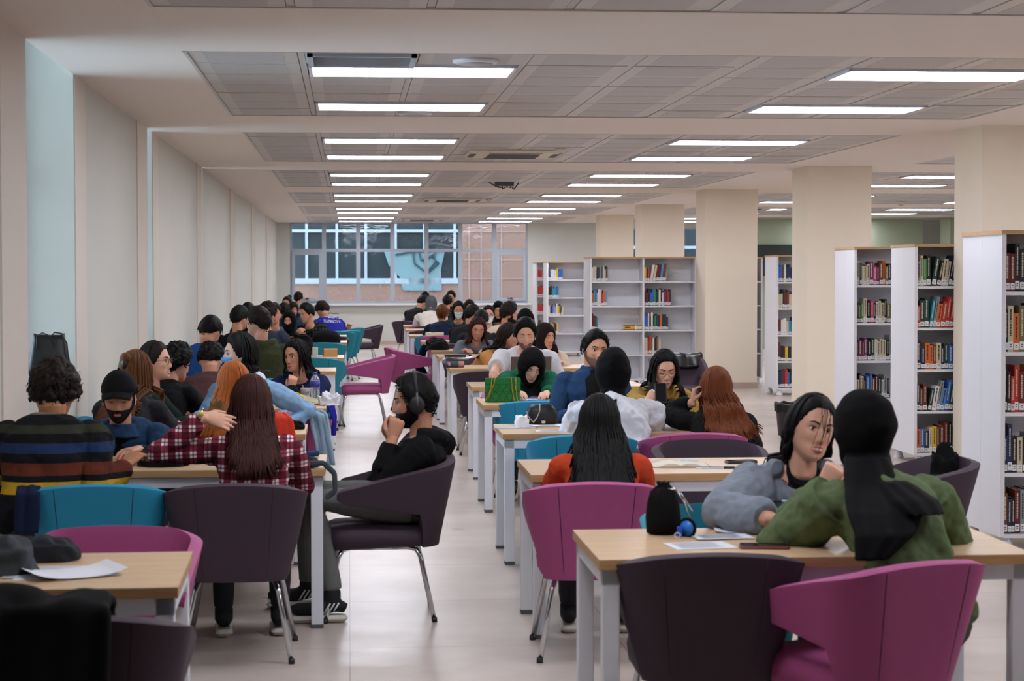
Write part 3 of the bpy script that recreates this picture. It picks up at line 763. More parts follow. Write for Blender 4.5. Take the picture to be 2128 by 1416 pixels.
def smooth01(a, b, x):
    t = min(1, max(0, (x-a)/(b-a))) if b != a else float(x > a)
    return t*t*(3-2*t)
def head_pt(d, feat=True, off=0.0):
    x, y, z = d
    X = .074*x; Y = .096*y; Z = .116*z
    if y > 0: Y = .094*y**.86
    if z < 0:
        t = -z; X *= 1-.27*t**1.8
        if y > 0: Y += .036*smooth01(.3, .85, t)*min(1, y/.35)
        else: Y *= 1-.42*t
    if feat and y > 0:
        g = lambda a, b, s, q: exp(-((abs(X)-a)/s)**2-((Z-b)/q)**2)
        pr = smooth01(.03, -.030, Z)*(1-smooth01(-.030, -.045, Z)) if Z < .03 else 0
        Y += .023*exp(-(X/.0105)**2)*pr + .009*g(.012, -.031, .007, .008)
        Y += -.0115*g(.031, .010, .017, .011) + .005*g(.026, .032, .024, .008) + .004*g(.045, -.02, .018, .018)
        Y += .0075*exp(-(X/.021)**2-((Z+.060)/.011)**2) + .006*exp(-(X/.02)**2-((Z+.098)/.013)**2) - .004*exp(-(X/.02)**2-((Z+.079)/.006)**2)
    v = Vector((X, Y, Z))
    if off: v += Vector((x, y, z*.9)).normalized()*off
    return v
def sphere_dirs(nu, nv, dense=.5):
    out = []
    for j in range(1, nv):
        ph = pi*j/nv
        for i in range(nu):
            s = 2*pi*i/nu; s = s if s <= pi else s-2*pi
            th = s - dense*sin(s)
            out.append((sin(ph)*sin(th), sin(ph)*cos(th), cos(ph)))
    out += [(0, 0, 1), (0, 0, -1)]
    fs = [((j)*nu+i, (j+1)*nu+i, (j+1)*nu+(i+1) % nu, j*nu+(i+1) % nu) for j in range(nv-2) for i in range(nu)]
    a, b = (nv-1)*nu, (nv-1)*nu+1
    fs += [(a, i, (i+1) % nu) for i in range(nu)] + [(b, (nv-2)*nu+(i+1) % nu, (nv-2)*nu+i) for i in range(nu)]
    return out, fs
HD, HF = sphere_dirs(60, 52); SD, SF = sphere_dirs(40, 34, 0)
HEADV = [head_pt(d) for d in HD]
HBVH = BVHTree.FromPolygons(HEADV, HF)
def face_y(x, z):
    r = HBVH.ray_cast(Vector((x, .3, z)), Vector((0, -1, 0)))
    return r[0].y if r[0] else .09
HL = [(0, .72), (.45, .70), (.75, .58), (1.0, .36), (1.2, .06), (1.42, -.18), (1.6, -.12), (1.8, -.10), (2.3, -.42), (pi, -.62)]
def hairline(d, k=0):
    th = abs(math.atan2(d[0], d[1]))
    for (a, u), (b, v) in zip(HL, HL[1:]):
        if a <= th <= b: h = u+(v-u)*(th-a)/(b-a); break
    return h
def scalp_shell(mb, M, t=.02, rough=.006, top=.5, k=0, low=0.0, seed=0, mi=0):
    vs = []
    for d in SD:
        h = hairline(d)-low*smooth01(.15, -.25, d[1])
        w = smooth01(h-.05, h+.05, d[2]); w2 = .42+.58*smooth01(h, h+.32, d[2])
        n = noise.noise(Vector(d)*3.1+Vector((seed, 0, 0)))*rough + noise.noise(Vector(d)*8+Vector((0, seed, 0)))*rough
        o = -.012*(1-w) + w*(t*(1-top*.5+top*max(0, d[2])) + n)*w2
        vs.append(M @ head_pt(d, False, o))
    mb.add(vs, SF, mi)
def tufts(mb, M, n, L, t, sweep, seed=1, rad=.006, low=0, curl=0, lift=.1):
    rnd = random.Random(seed)
    for _ in range(n):
        while True:
            v = Vector((rnd.gauss(0, 1), rnd.gauss(0, 1), rnd.gauss(0, 1))).normalized()
            if v.z > hairline(v)-low*smooth01(.15, -.25, v.y)+.04: break
        p = head_pt(v, False, t*.75)
        s = Vector(sweep)+Vector((rnd.gauss(0, .35), rnd.gauss(0, .35), rnd.gauss(0, .25))); s = s - v*s.dot(v)*.85 + v*lift
        s.normalize(); l = L*rnd.uniform(.6, 1.3)
        q = p+s*l*.5+v*l*.12; rim = smooth01(-.02, .3, v.z-hairline(v)); l *= .45+.55*rim; q = p+s*l*.5+v*l*.08; e = p+s*l - v*l*.12 + Vector((rnd.gauss(0, 1), rnd.gauss(0, 1), rnd.gauss(0, 1)))*curl*l
        mb.tube([M @ p, M @ q, M @ e], [rad, rad*.85, rad*.15], 5)

def ik(S, W, a, b, pole):
    d = W-S; L = d.length
    if L > (a+b)*.985:
        k = min(1.12, L/((a+b)*.985)); a *= k; b *= k
        if L > (a+b)*.985: W = S+d*((a+b)*.985/L); d = W-S; L = d.length
    if L < abs(a-b)+.02: L = abs(a-b)+.02
    x = (a*a-b*b+L*L)/(2*L); h = sqrt(max(0, a*a-x*x)); dn = d.normalized()
    p = pole - dn*pole.dot(dn); p = p.normalized() if p.length > 1e-4 else Vector((0, 0, -1))
    return S+dn*x+p*h, W
def hand(mb, W, d, nrm, side, curl=.35, spread=.12, s=1.0, pinch=False):
    """palm, four separate fingers and a thumb; nrm points out of the palm, side is +1 when the thumb lies towards d x nrm"""
    d = d.normalized(); nrm = (nrm-d*nrm.dot(d)).normalized(); r = d.cross(nrm)*side     # r points to the thumb side
    rings = []
    for q, hw, ht in ((-.02, .024, .019), (.015, .028, .017), (.045, .036, .015), (.08, .039, .013), (.094, .036, .010)):
        c = W + d*q*s
        rings.append([c + (r*cos(2*pi*k/12)*hw + nrm*sin(2*pi*k/12)*ht)*s for k in range(12)])
    mb.loft(rings)
    for i, (o, L) in enumerate(((.029, .066), (.0095, .075), (-.0105, .069), (-.029, .054))):
        p = W + (d*.084 + r*o)*s; a = .15+curl*(.8+.15*i); f = d + r*(o/.03)*spread
        pts = [p - d*.015*s, p]; 
        for k in range(3):
            f2 = (f.normalized()*cos(a)+nrm*sin(a)).normalized(); p = p+f2*L*s*(.44, .32, .24)[k]; pts.append(p); a += curl*(1.0, .9, .5)[k]
        mb.tube(pts, [.0095*s, .0092*s, .0085*s, .0076*s, .006*s], 8)
        mb.ball(pts[-1], .0062*s, 8, 6)
    p = W + (d*.022 + r*.024 + nrm*.006)*s; f = (d*.72+r*.62+nrm*(.25+.5*curl)).normalized(); pts = [p-f*.012*s, p+f*.03*s]
    f = (d*.9+r*(.25-.2*curl)+nrm*(.25+.6*curl)).normalized(); pts += [pts[-1]+f*.028*s]; pts += [pts[-1]+(f-r*.2*curl).normalized()*.022*s]
    mb.tube(pts, [.0125*s, .0115*s, .0098*s, .0075*s], 8); mb.ball(pts[-1], .0078*s, 8, 6)

def person(label, head, az, look=(0, 12, 0), skin='warm', top=None, legs='#1b1d22', hair=('short', 'black'), arms=('table', 'table'), male=False, s=None, face='down',
           extras=None, lean=.0, hip=None, ch=None, short='', open_mouth=False, fold=.012, hood=None, collar=None, inner=None, hoodmat=None, beard=False, neckdz=0, armr=1.0, twist=0, show_legs=True):
    rnd = random.Random(label); Yd = head[2]
    s = s or (1.0 if male else .95); vox = .0045 if Yd < 11 else (.006 if Yd < 15 else (.008 if Yd < 20 else .011))
    C = at(head[0], head[1], Yd); A = radians(az)
    fwd = Vector((sin(A), cos(A), 0)); rgt = Vector((cos(A), -sin(A), 0)); Zu = Vector((0, 0, 1))
    ya = A+radians(look[0]); pt = radians(look[1]); f = Vector((sin(ya)*cos(pt), cos(ya)*cos(pt), -sin(pt))); r = Vector((cos(ya), -sin(ya), 0)); u = r.cross(f)
    ro = radians(look[2]); r, u = r*cos(ro)+u*sin(ro), u*cos(ro)-r*sin(ro)
    hs = s*1.0
    HMx = Matrix(((r.x*hs, f.x*hs, u.x*hs, C.x), (r.y*hs, f.y*hs, u.y*hs, C.y), (r.z*hs, f.z*hs, u.z*hs, C.z), (0, 0, 0, 1)))
    N = C - (u*.62+Zu*.38).normalized()*(.168+neckdz)*s - f*.018 - fwd*lean
    hz = .53; Ls = .50*s; dz = N.z-hz
    if hip is None:
        dist = sqrt(max(0.0, Ls*Ls-dz*dz)); H = Vector((N.x, N.y, 0)) - fwd*min(dist, .42)
    else: H = (Vector((N.x, N.y, 0))-fwd*((hip-N.y)/(-fwd.y))) if not isinstance(hip, tuple) else Vector((hip[0], hip[1], 0))
    H.z = min(hz, N.z-.25)
    mid = (H+N)/2 + (fwd*-.05+Zu*.03)*min(1, (H.xy-N.xy).length*3) - fwd*.012
    def sp(t): return H*(1-t)**2 + mid*2*t*(1-t) + N*t*t
    def tan(t): return ((mid-H)*(1-t)+(N-mid)*t).normalized()
    tw = radians(twist)
    def rv(t): return (rgt*cos(tw*t)+fwd*sin(tw*t))
    def torso(mb, g, rings):
        rr = []
        for t, hw, hd in rings:
            c = sp(t); rr_ = rv(t); b = tan(t).cross(rr_)*-1
            ring = []
            for k in range(24):
                a = 2*pi*k/24; ca, sa = cos(a), sin(a); e = .8
                ring.append(c + rr_*(abs(ca)**e*(1 if ca > 0 else -1))*(hw*s+g) + b*(abs(sa)**e*(1 if sa > 0 else -1))*(hd*s+g))
            rr.append(ring)
        mb.loft(rr)
    m_ = 1.0 if male else .92
    R0 = [(-.10, .12, .09), (-.02, .165, .125), (.12, .16, .125), (.32, .138*m_, .10), (.55, .155*m_, .108), (.74, .172*m_, .112), (.88, .165*m_, .09), (.96, .11, .075), (1.02, .062, .058)]
    root = thing('person', label, 'person', (H.x, H.y, 0))
    inv = Vector((H.x, H.y, 0))
    P = lambda mb: (setattr(mb, 'v', [(v[0]-inv.x, v[1]-inv.y, v[2]) for v in mb.v]), mb)[1]
    body = MB()
    torso(body, -.012, R0)
    body.tube([sp(.9), sp(1.0)+u*.01, C-u*.075*s-f*.022*s, C-u*.02*s-f*.03*s], [.06*s, .053*s, .052*s*(1.08 if male else .95), .05*s], 14)
    body.add([HMx @ v for v in HEADV], HF)
    for sx in (-1, 1):
        body.ball((0, 0, 0), (.008, .017, .031), 12, 8, 0, HMx @ Matrix.Translation((sx*.076, -.004, -.006)) @ Matrix.Rotation(sx*-.35, 4, 'Z'))
    topm = MB() if top else None; g = .016
    if top: torso(topm, g, [(t, w, d) for t, w, d in R0 if t < 1.0]+[(1.0, .072, .062)])
    hands = []
    for k, sx in enumerate((-1, 1)):
        S = sp(.86)+rv(.86)*sx*(.185 if male else .165)*s
        sp_ = arms[k]
        nrm = Vector((0, 0, -1)); hd = None; curl = .3; pole = rgt*sx*.55-Zu-fwd*.2
        if isinstance(sp_, dict):
            W = Vector(sp_['w']); hd = sp_.get('d'); nrm = Vector(sp_.get('n', (0, 0, -1))); curl = sp_.get('c', .4); pole = Vector(sp_['pole']) if 'pole' in sp_ else pole
        elif sp_ == 'lap': W = H+fwd*.30+rgt*sx*.09+Zu*.12; nrm = -Zu
        elif sp_ == 'side': W = H+fwd*.12+rgt*sx*.23+Zu*.12; nrm = -rgt*sx
        elif sp_ == 'phone': W = sp(.8)+fwd*.30+rgt*sx*.04-Zu*.06; nrm = -fwd; hd = Zu*.6+rgt*-sx*.5+fwd*.2; curl = .7; pole = rgt*sx*.5-Zu
        elif sp_ == 'chin': W = C-u*.14*s+f*.06*s+rgt*sx*.05; hd = (C-u*.05+f*.06)-W; nrm = -fwd; curl = .9; pole = -Zu+rgt*sx*.3+fwd*.4
        else: W = Vector((N.x, N.y, 0))+fwd*.33+rgt*sx*(.12 if sp_ == 'table' else .05); W.z = .782; pole = rgt*sx*.55-Zu*1.0-fwd*.1
        E, W = ik(S, W, .285*s, .255*s, pole)
        
        fd = (W-E).normalized(); hd = Vector(hd).normalized() if hd is not None else (fd if fd.z > -.3 else (Vector((fd.x, fd.y, 0)).normalized()+fd*.2))
        if sp_ in ('table', 'mid'): hd = (fwd-rgt*sx*.5).normalized()
        hands.append((W, hd, nrm))
        body.tube([S, (S+E)/2, E, (E*.6+W*.4), W], [.05*s, .045*s, .037*s, .036*s, .0255*s], 10); body.ball(E, .038*s, 10, 8); body.ball(S, .052*s, 12, 8)
        body.tube([W-fd*.03, W+hd*.012], [.0255*s, .023*s], 10)
        nn = nrm; side = 1 if hd.cross(nn).dot(-rgt*sx) > 0 else -1
        if abs(hd.cross(nn).dot(rgt)) < .3: side = 1 if hd.cross(nn).dot(Zu) > 0 else -1
        hand(body, W, hd, nn, side, curl, s=s*(1.03 if male else .95))
        if top:
            We = W-fd*.02 if not top.get('short') else E*.75+S*.25
            q = armr
            if top.get('short'): topm.tube([S, S*.5+We*.5, We], [.075*s*q, .07*s*q, .066*s*q], 14)
            elif top.get('roll'): topm.tube([S, (S+E)/2, E, E*.55+W*.45], [.072*s*q, .066*s*q, .058*s*q, .052*s*q], 14); topm.ball(E, .056*s*q)
            else:
                topm.tube([S, (S+E)/2, E, E*.6+W*.4, E*.2+W*.8, We], [.070*s*q, .066*s*q, .058*s*q, .054*s*q, .046*s*q, .036*s*q], 14); topm.ball(E, .057*s*q)
            topm.ball(S-rv(.8)*sx*.012, (.076*s, .076*s, .072*s))
    # legs
    if show_legs:
        lg = MB()
        lg.ball(H+Zu*.0, (.165*s, .15*s, .115))
        for sx in (-1, 1):
            Hj = H+rgt*sx*.09*s; 
            if isinstance(show_legs, dict): K, An, Fd = [Vector(q) for q in show_legs['LR'[sx > 0]]]
            else: K = Hj+fwd*.43*s+rgt*sx*.04+Zu*-.02; An = K+fwd*.06-Zu*(K.z-.10); Fd = fwd.copy()
            body.tube([Hj, K, An], [.075*s, .05*s, .034*s], 10)
            lg.tube([Hj, Hj*.5+K*.5, K, K*.6+An*.4, An+Zu*.03], [.095*s, .08*s, .062*s, .058*s, .046*s], 14); lg.ball(K, .062*s)
            F0 = Vector((An.x, An.y, .064)); sh = MB()
            sh.tube([F0-Fd*.065, F0-Fd*.02+Zu*.02, F0+Fd*.07, F0+Fd*.16, F0+Fd*.195], [.026, .040, .038, .034, .02], 12, flat=.9); sh.tube([An+Zu*.03, An-Zu*.03], [.042, .042], 12)
            so = MB(); so.rbox(-.042, .042, -.075, .205, .004, .036, .03, 0, Matrix.Translation((F0.x, F0.y, 0)) @ Matrix.Rotation(-math.atan2(Fd.x, Fd.y), 4, 'Z'), 3)
            if sx == 1: soR = so; shR = sh
            else: soL = so; shL = sh
        tr = link('trousers', blob(P(lg), max(vox, .007), 3, .010), mat('trousers_'+legs.strip('#'), legs, .9, var=.15, bump=.2), root)
        for so, tb in ((soL, shL), (soR, shR)):
            q = link('shoe', blob(P(tb), .006 if Yd < 13 else .012, 2), M_shoe, root); part('shoe_sole', P(so), M_sole, q)
    me = blob(P(body), vox, 1)
    ob = link('body', me, SKIN[skin], root)
    if top:
        col = top['mat']
        if hood:
            tm_ = topm
            if hoodmat: topm = MB()
            bk = sp(.94)-fwd*.03
            pts = []; n = 11
            for i in range(n+1):
                a = pi*1.16*(i/n-.5)+pi
                pts.append(sp(.985) + rgt*sin(a)*.098*s + fwd*cos(a)*.098*s - Zu*(.0+.035*(1-abs(i/n-.5)*2)) + Zu*.03)
            topm.tube(pts, [.028]+[.042]*(n-1)+[.028], 10)
            topm.ball(sp(.90)-fwd*.085*s, (.085*s, .045, .075*s))
            if hoodmat: link('hood', blob(P(topm), max(vox, .0055), 3, fold*2), hoodmat, root); topm = tm_
        if collar:
            cc = []
            for zz, rx, ry in ((-.03, .10, .085), (.0, .082, .078), (.022, .074, .073), (.034, .070, .070)): cc.append([sp(.985)+rgt*cos(2*pi*k/20)*rx*s+fwd*sin(2*pi*k/20)*ry*s+(u*.5+Zu*.5)*zz for k in range(20)])
            topm.loft(cc)
        if inner:
            im = MB(); rr = []
            for t, hw, hd2 in ((.55, .07, .09), (.74, .085, .095), (.9, .09, .08), (1.0, .062, .06), (1.05, .057, .055)):
                c = sp(t)+fwd*.034*(1-max(0, t-.85)*6); b_ = tan(min(t, 1)).cross(rgt)*-1; rr.append([c+rgt*cos(2*pi*k/24)*hw*s+b_*sin(2*pi*k/24)*(hd2*s+g*.8) for k in range(24)])
            im.loft(rr); link('undershirt', blob(P(im), max(vox, .006), 2, .01), inner, root)
        tv = blob(P(topm), max(vox, .0055), 3, fold*(2.2 if Yd < 13 else 1.6))
        link(top.get('name', 'sweater'), tv, col, root)
    # face
    hide = look_away(f)
    if not hide:
        def fp(x, z, o=0): return HMx @ Vector((x, face_y(x, z)+o, z))
        for sx in (-1, 1):
            if face != 'down':
                e = MB(); ec = Vector((sx*.031, face_y(sx*.031, .010)-.0075, .010)); e.ball(HMx @ ec, .0122*s, 14, 10); e2 = HMx @ (ec+Vector((0 if face == 'open' else face*.003, .0085, -.001)))
                e.ball(e2, .0062*s, 10, 8, 1); part('eye', P(e), [M_eye, M_iris], root)
            e = MB(); z1 = .016 if face != 'down' else .004
            e.tube([fp(sx*q, z1+dz2, .0015) for q, dz2 in (((.018, -.005), (.024, 0), (.031, .002), (.038, 0), (.045, -.004)) if face != 'down' else ((.018, .003), (.024, -.001), (.031, -.003), (.038, -.002), (.045, .002)))], [.0008, .0016, .0020, .0020, .0010], 6)
            if face != 'down': e.tube([fp(sx*q, .001+dz2, .0005) for q, dz2 in ((.021, .002), (.031, -.001), (.041, .002))], [.0006, .0009, .0006], 5)
            part('eyelash', P(e), HM['black'], root)
            e = MB(); e.tube([fp(sx*q, .029+dz2, .0005) for q, dz2 in ((.013, -.001), (.022, .003), (.034, .006), (.047, .001))], [.0020, .0034, .0030, .0010], 6); part('eyebrow', P(e), HM['black' if male else 'dark'], root)
        e = MB(); o = .004 if open_mouth else 0
        e.tube([fp(q, -.0565+dz2+o*.6, -.0005) for q, dz2 in ((-.025, -.004), (-.012, 0), (0, -.001), (.012, 0), (.025, -.004))], [.001, .0036, .0034, .0036, .001], 7)
        e.tube([fp(q, -.064+dz2-o, -.0005) for q, dz2 in ((-.024, .003), (-.012, -.001), (0, -.002), (.012, -.001), (.024, .003))], [.001, .0042, .0048, .0042, .001], 7)
        part('lips', P(e), M_lip['dark' if male else 'rose'], root)
        if open_mouth:
            e = MB(); e.tube([fp(q, -.0605, .001) for q in (-.017, -.006, .006, .017)], [.0015, .0036, .0036, .0015], 6); e.v = [tuple(Vector(v)-f*.004) for v in e.v]; part('teeth', P(e), mat('teeth', '#e0dcd4', .3), root)
    if beard:
        e = MB(); vs = []
        for d, v in zip(HD, HEADV):
            X, Z = v.x, v.z
            w = smooth01(-.030, -.045, Z) if abs(X) < .05 or v.y > .02 else smooth01(.01, -.02, Z)*(v.y > -.02)
            if v.y < -.01: w = 0
            if abs(X) < .016 and abs(Z+.0615) < .0045: w = 0
            if abs(X) > .05 and Z > -.09: w = max(w, smooth01(.015, -.01, Z)*(v.y > .005)*(v.y < .05))
            vs.append(HMx @ (v + Vector((d[0], d[1], d[2]))*(-.006+w*(.0072 if beard == 1 else .0100))))
        e.add(vs, HF); part('beard', P(e), M_beard if beard == 1 else HM['black'], root)
    def push(p, bk=False):
        if p.z > N.z+.055: return p
        t = min(1, max(0, (p.z-H.z)/(N.z-H.z))); c = sp(t); hw, hd_ = (.17*s+g+.03, .125*s+g+.046) if t < .7 else (.25*s, .145*s+g+.03)
        x = (p-c).dot(rgt); y = (p-c).dot(fwd)
        if abs(x) < hw and abs(y) < hd_*sqrt(1-(x/hw)**2): y2 = hd_*sqrt(1-(x/hw)**2)*(1 if y > .02 and f.dot(fwd) > 0 and not bk else -1); return c+rgt*x+fwd*y2+Zu*(p.z-c.z)
        return p
    # hair
    kind, hc = hair[0], hair[1]; o = hair[2] if len(hair) > 2 else {}
    hm = MB()
    L = o.get('L', .35); back = -f.copy(); back.z = 0; back.normalize(); hr = Vector((r.x, r.y, 0)).normalized()
    if kind in ('short', 'curly'):
        t = o.get('t', .022 if kind == 'short' else .036)
        scalp_shell(hm, HMx, t, o.get('rough', .005 if kind == 'short' else .012), o.get('top', .6), seed=rnd.random()*9, low=o.get('low', 0))
        nt = 420 if Yd < 13 else (200 if Yd < 20 else 60)
        if kind == 'short':
            hm.v = hm.v; me = blob(P(hm), max(vox, .006), 1, .005, CURL); o1 = link('hair', me, HM[hc], root); hm = MB()
            tufts(hm, HMx, int(nt*1.3), o.get('tl', .026), t, o.get('sweep', (0, .5, -.3)), seed=rnd.random(), rad=.0024, low=o.get('low', 0), lift=o.get('lift', .07))
            part('hair_tuft', P(hm), HM[hc], o1)
        else:
            me = blob(P(hm), max(vox, .006), 1, .022, CURL); cu = MB()
            tufts(cu, HMx, int(nt*1.5), .018, t*.8, (0, 0, -.2), seed=rnd.random(), rad=.0038, curl=.35, low=o.get('low', 0)*.7, lift=.12)
            o1 = link('hair', me, HM[hc], root); part('hair_curls', P(cu), HM[hc], o1)
    elif kind in ('long', 'pony', 'bun'):
        t = o.get('t', .016)
        scalp_shell(hm, HMx, t, .003, .35, seed=rnd.random()*9, low=.1)
        n = int(o.get('n', 200 if Yd < 14 else 90)*(1.5 if Yd < 15 else 1)); hrad = .0047 if Yd < 15 else .0065; wv = o.get('wave', .008); sd = Vector((o.get('sx', 0), 0, 0))
        minA = o.get('face', 62)
        if kind == 'long':
            for i in range(n):
                sgn = 1 if i % 2 else -1; a = radians(minA + (180-minA)*rnd.random()**.85)*sgn; pts = []; rad = []
                lay = rnd.uniform(.5, 1.25)
                ph_end = radians(100 if abs(a) > 1.9 else 92)
                for k in range(6):
                    ph = radians(6)+(ph_end-radians(6))*k/5
                    d = Vector((sin(ph)*sin(a), sin(ph)*cos(a), cos(ph))); pts.append(HMx @ head_pt(d, False, t*lay+.002)); rad.append(hrad)
                out = (pts[-1]-C); out.z = 0; out.normalize(); p = pts[-1]; l = L*rnd.uniform(.78, 1.05)*(1 if abs(a) > 1.5 else o.get('front', .9)); m = 7
                ph0 = rnd.random()*6.28; lo = o.get('out', .25); q0 = p.copy()
                for k in range(1, m+1):
                    x = k/m; w = wv*sin(ph0+x*o.get('wf', 7)); off = out*(lo*.12*x - .02*x*x) + back*o.get('back', .05)*x*(1 if abs(a) > 1.2 else .1) + hr*o.get('sx', 0)*x
                    p = q0+off-Zu*l*x+out*w+hr*wv*cos(ph0*2+x*5)*x - out*.025*sin(pi*x)
                    p = push(p)+out*lay*.006; pts.append(p); rad.append((hrad if k < m-1 else hrad*.75)*o.get('r', 1)*(1-.25*x) if k < m else .0015)
                hm.tube(pts, rad, 5)
            # inner mass under the strands
            cc = C-f*.03*s; rr = []
            for q, hw, hd in ((.02, .066, .055), (-.06, .066, .05), (-.12, .070, .045), (-.12-L*.3, .078, .035), (-.12-L*.6, .07, .025)):
                c = cc+Zu*q+back*(.02+o.get('back', .05)*max(0, -q-.1)/L)+hr*o.get('sx', 0)*max(0, -q-.1)/L
                rr.append([c+hr*cos(2*pi*k/14)*hw*s*o.get('mw', 1)*.92+back*sin(2*pi*k/14)*hd*s for k in range(14)])
            if o.get('mass', 1): hm.loft(rr[::-1])
        else:
            root_p = HMx @ Vector((0, -.10, o.get('pz', .03))); 
            for i in range(90):
                a = rnd.uniform(-pi, pi)
                if abs(a) < 1.0: continue
                pts = []
                for k in range(5):
                    ph = radians(25)+radians(75)*k/4; d = Vector((sin(ph)*sin(a), sin(ph)*cos(a), cos(ph))); pts.append(HMx @ head_pt(d, False, t)); 
                pts = [pts[2]*(1-q)+root_p*q+(pts[2]-C).normalized()*.01*sin(pi*q) for q in (0, .35, .7, 1)]
                hm.tube(pts, .006, 5)
            if kind == 'pony':
                for i in range(60):
                    q = Vector((rnd.gauss(0, .012), rnd.gauss(0, .012), rnd.gauss(0, .012))); l = L*rnd.uniform(.7, 1); hrw = hr*rnd.gauss(0, .03)
                    hm.tube([root_p+q*.5, root_p+back*.045+Zu*.015+q, root_p+back*.06-Zu*l*.45+q+hrw, root_p+back*.04-Zu*l+q*1.5+hrw], [.008, .010, .009, .002], 6)
            else: hm.ball(root_p+back*.02+Zu*.02, (.04, .04, .038)); 
        for i in range(o.get('fringe', 0)):
            x0 = rnd.uniform(-.035, .03); x1 = x0+rnd.gauss(.0, .012); zz = rnd.uniform(-.10, -.02)
            hm.tube([HMx @ Vector((x0*.3, .07, .112)), HMx @ Vector((x0*.8, .105, .07)), HMx @ Vector((x1, .115, .0)), HMx @ Vector((x1*1.2, .108, zz))], [.0014, .0014, .0011, .0005], 5)
        if o.get('clip'):
            e = MB(); q = HMx @ Vector((0, -.115, .04)); e.ball(q, (.02, .02, .03)); part('hair_clip', P(e), M_dark, root)
            hm.ball(HMx @ Vector((0, -.105, .07)), (.035*s, .03*s, .04*s))
        part('hair', P(hm), HM[hc], root)
    elif kind == 'hijab':
        t = o.get('t', .017); vs = []
        for d in SD:
            X, Y_, Z = d; h = head_pt(d, False)
            w = 1
            if Y_ > 0:
                e = sqrt((h.x/.054)**2 + ((h.z+.018)/.084)**2); w = smooth01(.86, 1.06, e)
                if o.get('veil') and h.z < -.012: w = 1
            n = noise.noise(Vector((d[0]*2, d[1]*2, d[2]*5)))*.004
            vs.append(HMx @ head_pt(d, bool(o.get('veil')) and h.z < 0, -.012*(1-w)+w*(t+n+.008*max(0, -Y_)*max(0, d[2]+.3))))
        hm.add(vs, SF)
        rr = []
        base = sp(.97)
        for q, rx, ry in ((0, .060, .066), (.25, .064, .072), (.5, .068, .074), (.75, .082, .082), (1, .115, .098)):
            c = (C-u*.055*s-f*.005)*(1-q)+(base+Zu*.005)*q
            rr.append([c+hr*cos(2*pi*k/24)*(rx*s+.004*sin(k*2.1+q*9))-back*sin(2*pi*k/24)*(ry*s+.004*sin(k*1.7+q*7)) for k in range(24)])
        hm.loft(rr)
        for dr in o.get('drape', []):
            rr = []
            for p, hw, hd in dr:
                p = Vector(p); rr.append([p+rgt*cos(2*pi*k/28)*hw+fwd*(sin(2*pi*k/28)*hd+.006*sin(k*1.8)) for k in range(28)])
            hm.loft(rr)
        me = blob(P(hm), max(.006, vox), 7, .005)
        link('headscarf', me, o.get('mat', M_scarf), root)
    if 'cap' in o:
        e = MB(); vs = []
        for d in SD:
            h = .34 if d[1] > 0 else .10
            w = smooth01(h-.05, h+.05, d[2]); vs.append(HMx @ head_pt(d, False, -.015*(1-w)+w*(.02+.012*max(0, d[2]))))
        e.add(vs, SF)
        rr = []
        for k in range(13):
            a = pi*(k/12)-pi/2; rr.append((sin(a), cos(a)))
        tp = []; 
        for q, y, z in ((0, .075, .066), (.4, .12, .064), (.8, .148, .055), (1, .160, .047)):
            tp.append([HMx @ Vector((x*(.078-.012*q), y-.045*x*x, z-.02*x*x*1.2)) for x in [i/6-1 for i in range(13)]])
        vs = [p for ro_ in tp for p in ro_]; n = 13
        e.add(vs+[v-u*.006 for v in vs], [(i*n+k, i*n+k+1, (i+1)*n+k+1, (i+1)*n+k) for i in range(3) for k in range(n-1)]+[(4*n+i*n+k, 4*n+(i+1)*n+k, 4*n+(i+1)*n+k+1, 4*n+i*n+k+1) for i in range(3) for k in range(n-1)]+[(3*n+k, 3*n+k+1, 7*n+k+1, 7*n+k) for k in range(n-1)])
        e.ball(HMx @ Vector((0, -.01, .15)), .007, 8, 6)
        part('cap', P(e), cloth('black_cap', '#121214'), root)
    if o.get('glasses'):
        e = MB()
        for sx in (-1, 1):
            c = Vector((sx*.032, face_y(.0315, .0)+.016, .006)); e.tube([HMx @ (c+Vector((.022*cos(a), -abs(cos(a))*.002*(1 if cos(a)*sx > 0 else 0), .019*sin(a)))) for a in [2*pi*k/20 for k in range(21)]], .0013*o['glasses'], 5, cap=False)
            e.tube([HMx @ (c+Vector((sx*.022, 0, .004))), HMx @ Vector((sx*.076, .03, .01)), HMx @ Vector((sx*.078, -.005, .006))], .0013, 5)
        e.tube([HMx @ Vector((-.010, .108, .008)), HMx @ Vector((.010, .108, .008))], .0014, 5)
        part('glasses', P(e), mat('thin_metal_frame', '#6b5348', .3, metal=.6), root)
    if o.get('mask'):
        e = MB(); vs = []
        for d, v in zip(HD, HEADV):
            w = smooth01(-.002, -.012, v.z)*smooth01(.062, .055, abs(v.x))*(v.y > .02)
            vs.append(HMx @ (v+Vector((d[0]*.6, max(d[1], .3), d[2]*.6))*(-.014+.022*w)))
        e.add(vs, HF)
        for sx in (-1, 1): e.tube([HMx @ Vector((sx*.055, .06, -.02)), HMx @ Vector((sx*.076, .02, .0)), HMx @ Vector((sx*.08, -.01, .005))], .0012, 4)
        part('face_mask', P(e), mat('mask_'+o['mask'].strip('#'), o['mask'], .8, var=.03), root)
    if o.get('earbuds'):
        for sx in (-1, 1):
            e = MB(); e.ball(HMx @ Vector((sx*.080, .006, -.006)), .007, 8, 6); e.tube([HMx @ Vector((sx*.082, .008, -.008)), HMx @ Vector((sx*.080, .014, -.034))], .0035, 6); part('earbud', P(e), M_white, root)
    if ch:
        c = H+fwd*.06; chair(c.x, c.y, az, ch, CN[ch]+' tub chair under the '+short)
    return dict(root=root, HM=HMx, C=C, sp=sp, fwd=fwd, rgt=rgt, f=f, u=u, hands=hands, H=H, N=N, P=P)
def look_away(f): return f.y > .55
